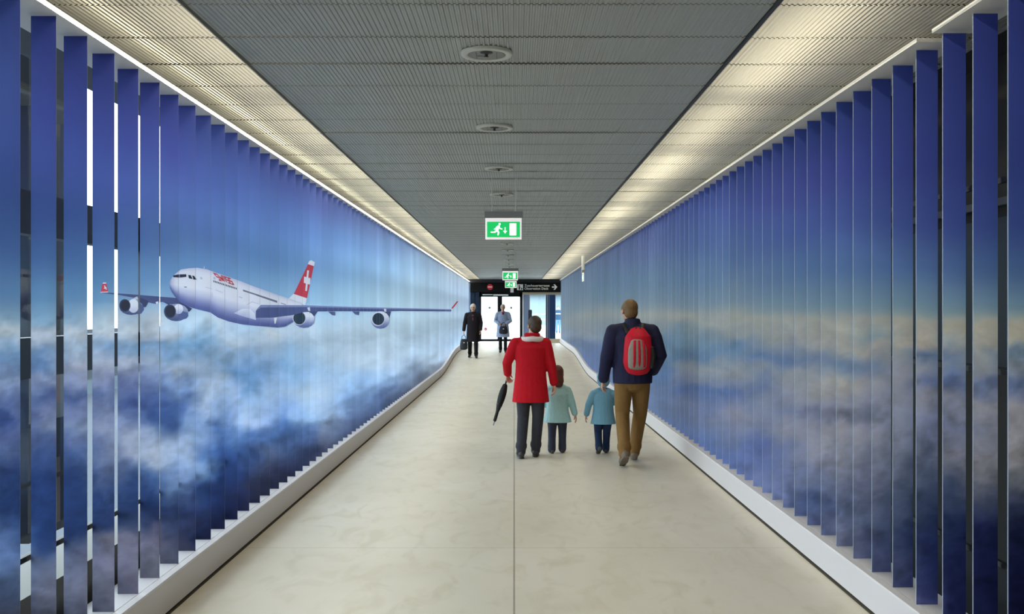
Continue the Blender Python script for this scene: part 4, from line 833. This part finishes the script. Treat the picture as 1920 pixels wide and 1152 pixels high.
# umbrella held in the left hand
k = 1.66/1.75
hp = Vector((xR+(-.285)*k, dR+.27*k, ground(dR)+(.955)*k)); tip = P(925, 798, hp.y-.05)
um = thing('umbrella', 'folded dark grey umbrella held point-down by the person in red', 'umbrella', tuple(hp))
ax = (tip-hp).normalized(); L = (tip-hp).length
b = bmesh.new(); pts, rr = [], []
for i in range(13):
    t = i/12; pts.append(ax*(L*(.16+.74*t))); rr.append(.016+.026*math.sin(PI*min(1, t*1.25+.08))**.8*(1-t*.55))
tube(b, pts, rr, 16)
for v_ in b.verts:
    q_ = v_.co-ax*v_.co.dot(ax); an = math.atan2(q_.x, q_.y); v_.co += q_*(.18*math.cos(an*8))
obj('canopy', b, cloth('umbrella_fabric', (46, 50, 52), .2, .6), um, True)
b = bmesh.new(); cyl(b, ax*(L*.05), ax*L, .006, 10); obj('shaft', b, mat('umbrella_steel', (120, 122, 126), .3, .8), um)
b = bmesh.new(); hx = Vector((0, 1, 0)); tube(b, [ax*(L*.12), ax*0, -ax*.06, -ax*.085+hx*.02, -ax*.085+hx*.05, -ax*.055+hx*.06], [.010, .011, .011, .011, .011, .010], 10); obj('handle', b, mat('umbrella_handle', (40, 30, 26), .4), um, True)
b = bmesh.new(); tube(b, [ax*(L*.56), ax*(L*.585)], [.036, .035], 14); obj('strap', b, M_black, um, True)

# --- girl in the pale aqua coat
M_aqua = cloth('aqua_fleece', (168, 210, 214)); M_jean = cloth('slate_jeans', (62, 66, 84)); M_redbrown = mat('reddish_brown_hair', (92, 44, 34), .6, noise=.4, nscale=60, bump=.5); M_kshoe = mat('grey_child_shoe', (86, 82, 80), .6)
def kid_pose(**kw):
    p = std_pose(head=(0, .02, 1.52), neck=(0, 0, 1.31), chest=(0, 0, 1.14), pelvis=(0, 0, .80), head_scale=1.40, hand_scale=1.15, build=1.12,
                 arm_l=((-.19, 0, 1.22), (-.27, -.02, .97), (-.32, .04, .76)), arm_r=((.19, 0, 1.22), (.28, -.02, .97), (.34, .02, .75)),
                 leg_l=((-.09, 0, .78), (-.10, .02, .44), (-.11, -.03, .095), (-.12, 1, 0)), leg_r=((.09, 0, .78), (.10, .04, .44), (.10, .08, .095), (.12, 1, 0)))
    p.update(kw); return p
dG = 11.75; xG = at(1045, dG)
pG = kid_pose(arm_l=((-.19, 0, 1.22), (-.25, .07, 1.0), (-.20, .20, .90)), yaw=.15)
rt, Rm = person('child in a pale aqua coat with reddish brown hair, beside the red coat', (xG, dG, ground(dG)), 0, 1.08, pG)
hair(rt, Rm, M_redbrown, .06); trousers(rt, pG, M_jean, 1.12, 1.0, ank=.064)
for s in 'lr': shoe(rt, pG, s, M_kshoe)
coat(rt, pG, M_aqua, .60, 1.18, 1.28, 1.1, .95)

# --- second child, hood up, in blue
M_blue = cloth('sky_blue_fleece', (126, 178, 204)); M_dj = cloth('dark_blue_jeans', (38, 56, 88))
dK = 11.75; xK = at(1131, dK)
pK = kid_pose(arm_r=((.19, 0, 1.22), (.25, .05, 1.02), (.22, .16, 1.05)), arm_l=((-.19, 0, 1.22), (-.30, -.03, .99), (-.34, .03, .78)),
              leg_l=((-.09, 0, .78), (-.10, .06, .44), (-.10, -.16, .14), (-.1, .85, -.4)), leg_r=((.09, 0, .78), (.08, .08, .44), (.06, .05, .095), (.1, 1, 0)))
rt, Rm = person('hooded child in a sky-blue coat and jeans, beside the backpack wearer', (xK, dK, ground(dK)), 0, 1.02, pK)
b = bmesh.new(); blob(b, (0, -.028, .034), (.096, .108, .102)); blob(b, (0, -.05, -.03), (.094, .090, .098)); b.transform(Rm); fuse('hood', b, M_blue, rt, .009, 3)
trousers(rt, pK, M_dj, 1.12, 1.0, ank=.062)
for s in 'lr': shoe(rt, pK, s, M_kshoe)
coat(rt, pK, M_blue, .60, 1.16, 1.22, 1.1, .95)

# --- walker with the backpack
M_navyj = cloth('navy_jacket', (34, 36, 66), .5, .7); M_khaki = cloth('khaki_cotton', (128, 98, 58)); M_blond = mat('light_brown_hair', (112, 84, 50), .6, noise=.35, nscale=60, bump=.5); M_tan = mat('grey_brown_shoe', (112, 100, 88), .6)
dM = 10.9; xM = at(1186, dM)
pM = std_pose(head=(-.03, .035, 1.615), yaw=.25, arm_l=((-.205, 0, 1.41), (-.275, -.02, 1.12), (-.30, .10, .885)), arm_r=((.205, 0, 1.41), (.285, -.07, 1.15), (.23, .12, .97)), curl_l=.8, curl_r=.6,
              leg_l=((-.09, 0, .93), (-.105, .03, .52), (-.115, -.27, .165), (-.05, .86, -.42)), leg_r=((.09, 0, .93), (.10, .16, .52), (.05, .27, .105), (.08, 1, .05)))
rt, Rm = person('person in a navy jacket and khaki trousers wearing a backpack, walking away', (xM, dM, ground(dM)), 0, 1.83, pM)
hair(rt, Rm, M_blond); trousers(rt, pM, M_khaki, 1.06, 1.0)
for s in 'lr': shoe(rt, pM, s, M_tan)
coat(rt, pM, M_navyj, .855, 1.12, 1.0, 1.12, .96, name='jacket', collar_h=.065)
k = 1.83/1.75
bp = thing('backpack', 'red and grey striped backpack on the back of the navy jacket', 'backpack', (xM+.035*k, dM-.165*k, ground(dM)+.985*k), 0, None, k)
M_bred = cloth('backpack_red', (198, 26, 48), .3, .6); M_bgrey = cloth('backpack_grey', (148, 140, 134), .3, .6); M_bdark = cloth('backpack_dark', (44, 46, 44), .3, .6)
b = bmesh.new(); tube(b, [(0, 0, .03), (0, -.01, .10), (0, -.02, .24), (0, -.01, .36), (0, .01, .425)], [(.135, .085), (.155, .10), (.15, .10), (.135, .085), (.09, .05)], 20); fuse('pack_body', b, M_bred, bp, .009, 3)
b = bmesh.new(); tube(b, [(-.015, -.075, .05), (-.015, -.095, .12), (-.015, -.10, .24), (-.012, -.085, .325)], [(.095, .035), (.10, .04), (.098, .035), (.07, .025)], 18); fuse('front_pocket', b, M_bgrey, bp, .008, 3)
for x in (-.050, .0, .052):
    b = bmesh.new(); tube(b, [(x, -.106, .055), (x, -.136, .12), (x*.97-.002, -.136, .24), (x*.85-.002, -.110, .325)], [(.013, .006)]*4, 8, side=(1, 0, 0)); obj('stripe', b, M_bred, bp, True)
b = bmesh.new(); tube(b, [(.135, -.03, .06), (.15, -.03, .15), (.14, -.03, .25)], [(.035, .06), (.035, .065), (.025, .05)], 12); fuse('side_pocket', b, M_bdark, bp, .008, 3)
b = bmesh.new(); tube(b, [(-.03, -.02, .425), (-.02, -.02, .455), (.02, -.02, .455), (.03, -.02, .425)], [.009]*4, 8); obj('carry_handle', b, M_bdark, bp, True)
b = bmesh.new(); blob(b, (0, -.065, .365), (.03, .02, .012)); obj('badge', b, M_bdark, bp, True)
for x in (-1, 1):
    b = bmesh.new(); tube(b, [(x*.07-.03, .03, .40), (x*.10-.03, .12, .50), (x*.115-.03, .22, .475), (x*.125-.03, .30, .36), (x*.135-.03, .30, .22), (x*.15-.03, .20, .08), (x*.12, .02, .06)], [(.022, .008)]*7, 8, side=(1, 0, 0)); obj('shoulder_strap', b, M_bdark, bp, True)

# --- two people coming towards the camera
M_bcoat = cloth('black_coat', (34, 30, 36)); M_btr = cloth('black_trousers', (22, 22, 26)); M_grh = mat('white_grey_hair', (206, 202, 192), .7, noise=.2, nscale=60, bump=.5)
dB = 31.2; xB = at(887, dB)
pB = std_pose(face=True, leg_l=((-.088, 0, .92), (-.10, .10, .50), (-.105, .14, .095), (-.12, 1, 0)), leg_r=((.088, 0, .92), (.10, .02, .50), (.11, -.12, .12), (.12, 1, -.1)),
              arm_r=((.195, 0, 1.41), (.27, -.03, 1.13), (.30, .04, .88)), arm_l=((-.195, 0, 1.41), (-.26, -.03, 1.13), (-.25, .10, .90)), curl_r=1.2)
rt, Rm = person('person with white hair and a long black coat, walking towards the viewer', (xB, dB, ground(dB)), PI, 1.70, pB, voxel=.007)
hair(rt, Rm, M_grh, big=1.12); trousers(rt, pB, M_btr)
for s in 'lr': shoe(rt, pB, s, M_black)
coat(rt, pB, M_bcoat, .52, 1.08, 1.12, 1.08)
b = bmesh.new(); tube(b, [(0, .125, 1.40), (0, .145, 1.22)], [(.035, .012), (.03, .01)], 10); fuse('scarf', b, cloth('brown_scarf', (96, 60, 56)), rt, .008, 2)
def handbag(label, loc, w, h, dp, col, rz=0):
    t = thing('handbag', label, 'bag', loc, rz)
    b = bmesh.new(); tube(b, [(0, 0, 0), (0, 0, h*.5), (0, 0, h)], [(w/2, dp/2), (w/2, dp/2), (w/2*.8, dp/2*.5)], 18); fuse('bag_body', b, cloth(label[:8]+'_leather', col, .2, .5), t, .009, 2)
    b = bmesh.new(); tube(b, [(-w*.28, 0, h), (-w*.22, 0, h+.10), (0, 0, h+.15), (w*.22, 0, h+.10), (w*.28, 0, h)], [.010]*5, 8); obj('bag_handle', b, M_black, t, True)
    b = bmesh.new(); box(b, -.02, .02, -dp/2-.012, -dp/2+.02, h*.6, h*.6+.03); obj('clasp', b, M_rod, t)
    return t
kB = 1.70/1.75
hbx = xB-.30*kB; handbag('dark grey handbag carried low by the person in the black coat', (hbx, dB-.06, ground(dB)+.80*kB-.48), .24, .28, .12, (58, 62, 70), .2)
M_lcoat = cloth('pale_blue_coat', (158, 174, 208)); dW = 33.4; xW = at(943, dW)
pW = std_pose(face=True, arm_r=((.19, 0, 1.41), (.27, .02, 1.14), (.13, .22, 1.05)), arm_l=((-.19, 0, 1.41), (-.27, .02, 1.14), (-.13, .22, 1.05)), curl_l=1.0, curl_r=1.0,
              leg_l=((-.088, 0, .92), (-.09, .06, .50), (-.09, .10, .095), (-.08, 1, 0)), leg_r=((.088, 0, .92), (.09, .0, .50), (.09, -.10, .11), (.08, 1, -.1)))
rt, Rm = person('person with white hair and a pale blue coat, clasping a dark bag', (xW, dW, ground(dW)), PI, 1.64, pW, voxel=.007)
hair(rt, Rm, M_grh, big=1.05); trousers(rt, pW, M_btr, .95)
for s in 'lr': shoe(rt, pW, s, M_black)
coat(rt, pW, M_lcoat, .56, 1.12, 1.2, 1.15)
b = bmesh.new(); tube(b, [(0, .105, 1.46), (0, .135, 1.38)], [(.045, .02), (.03, .012)], 10); fuse('scarf', b, cloth('red_scarf', (170, 44, 52)), rt, .008, 2)
handbag('small black handbag held in front of the pale blue coat', (xW+.02, dW-.36, ground(dW)+.68), .30, .20, .12, (44, 46, 58))

# --- someone on the terrace behind the last window
dO = 62; xO = at(1046.5, dO)
pO = std_pose(face=True); rt, Rm = person('distant person in dark jacket and jeans outside the far right window', (xO, dO, .275), PI, 1.70, pO, voxel=.012)
hair(rt, Rm, M_brown, voxel=.012); trousers(rt, pO, cloth('blue_jeans', (84, 120, 156)), voxel=.012)
for s in 'lr': shoe(rt, pO, s, M_black)
coat(rt, pO, cloth('slate_jacket', (40, 66, 92)), .86, 1.05, 1.0, voxel=.012, name='jacket')
b = bmesh.new(); tube(b, [(-.15, .155, 1.25), (.15, .155, 1.25)], [(.03, .006), (.03, .006)], 8, side=(0, 0, 1)); obj('chest_band', b, M_plate, rt)
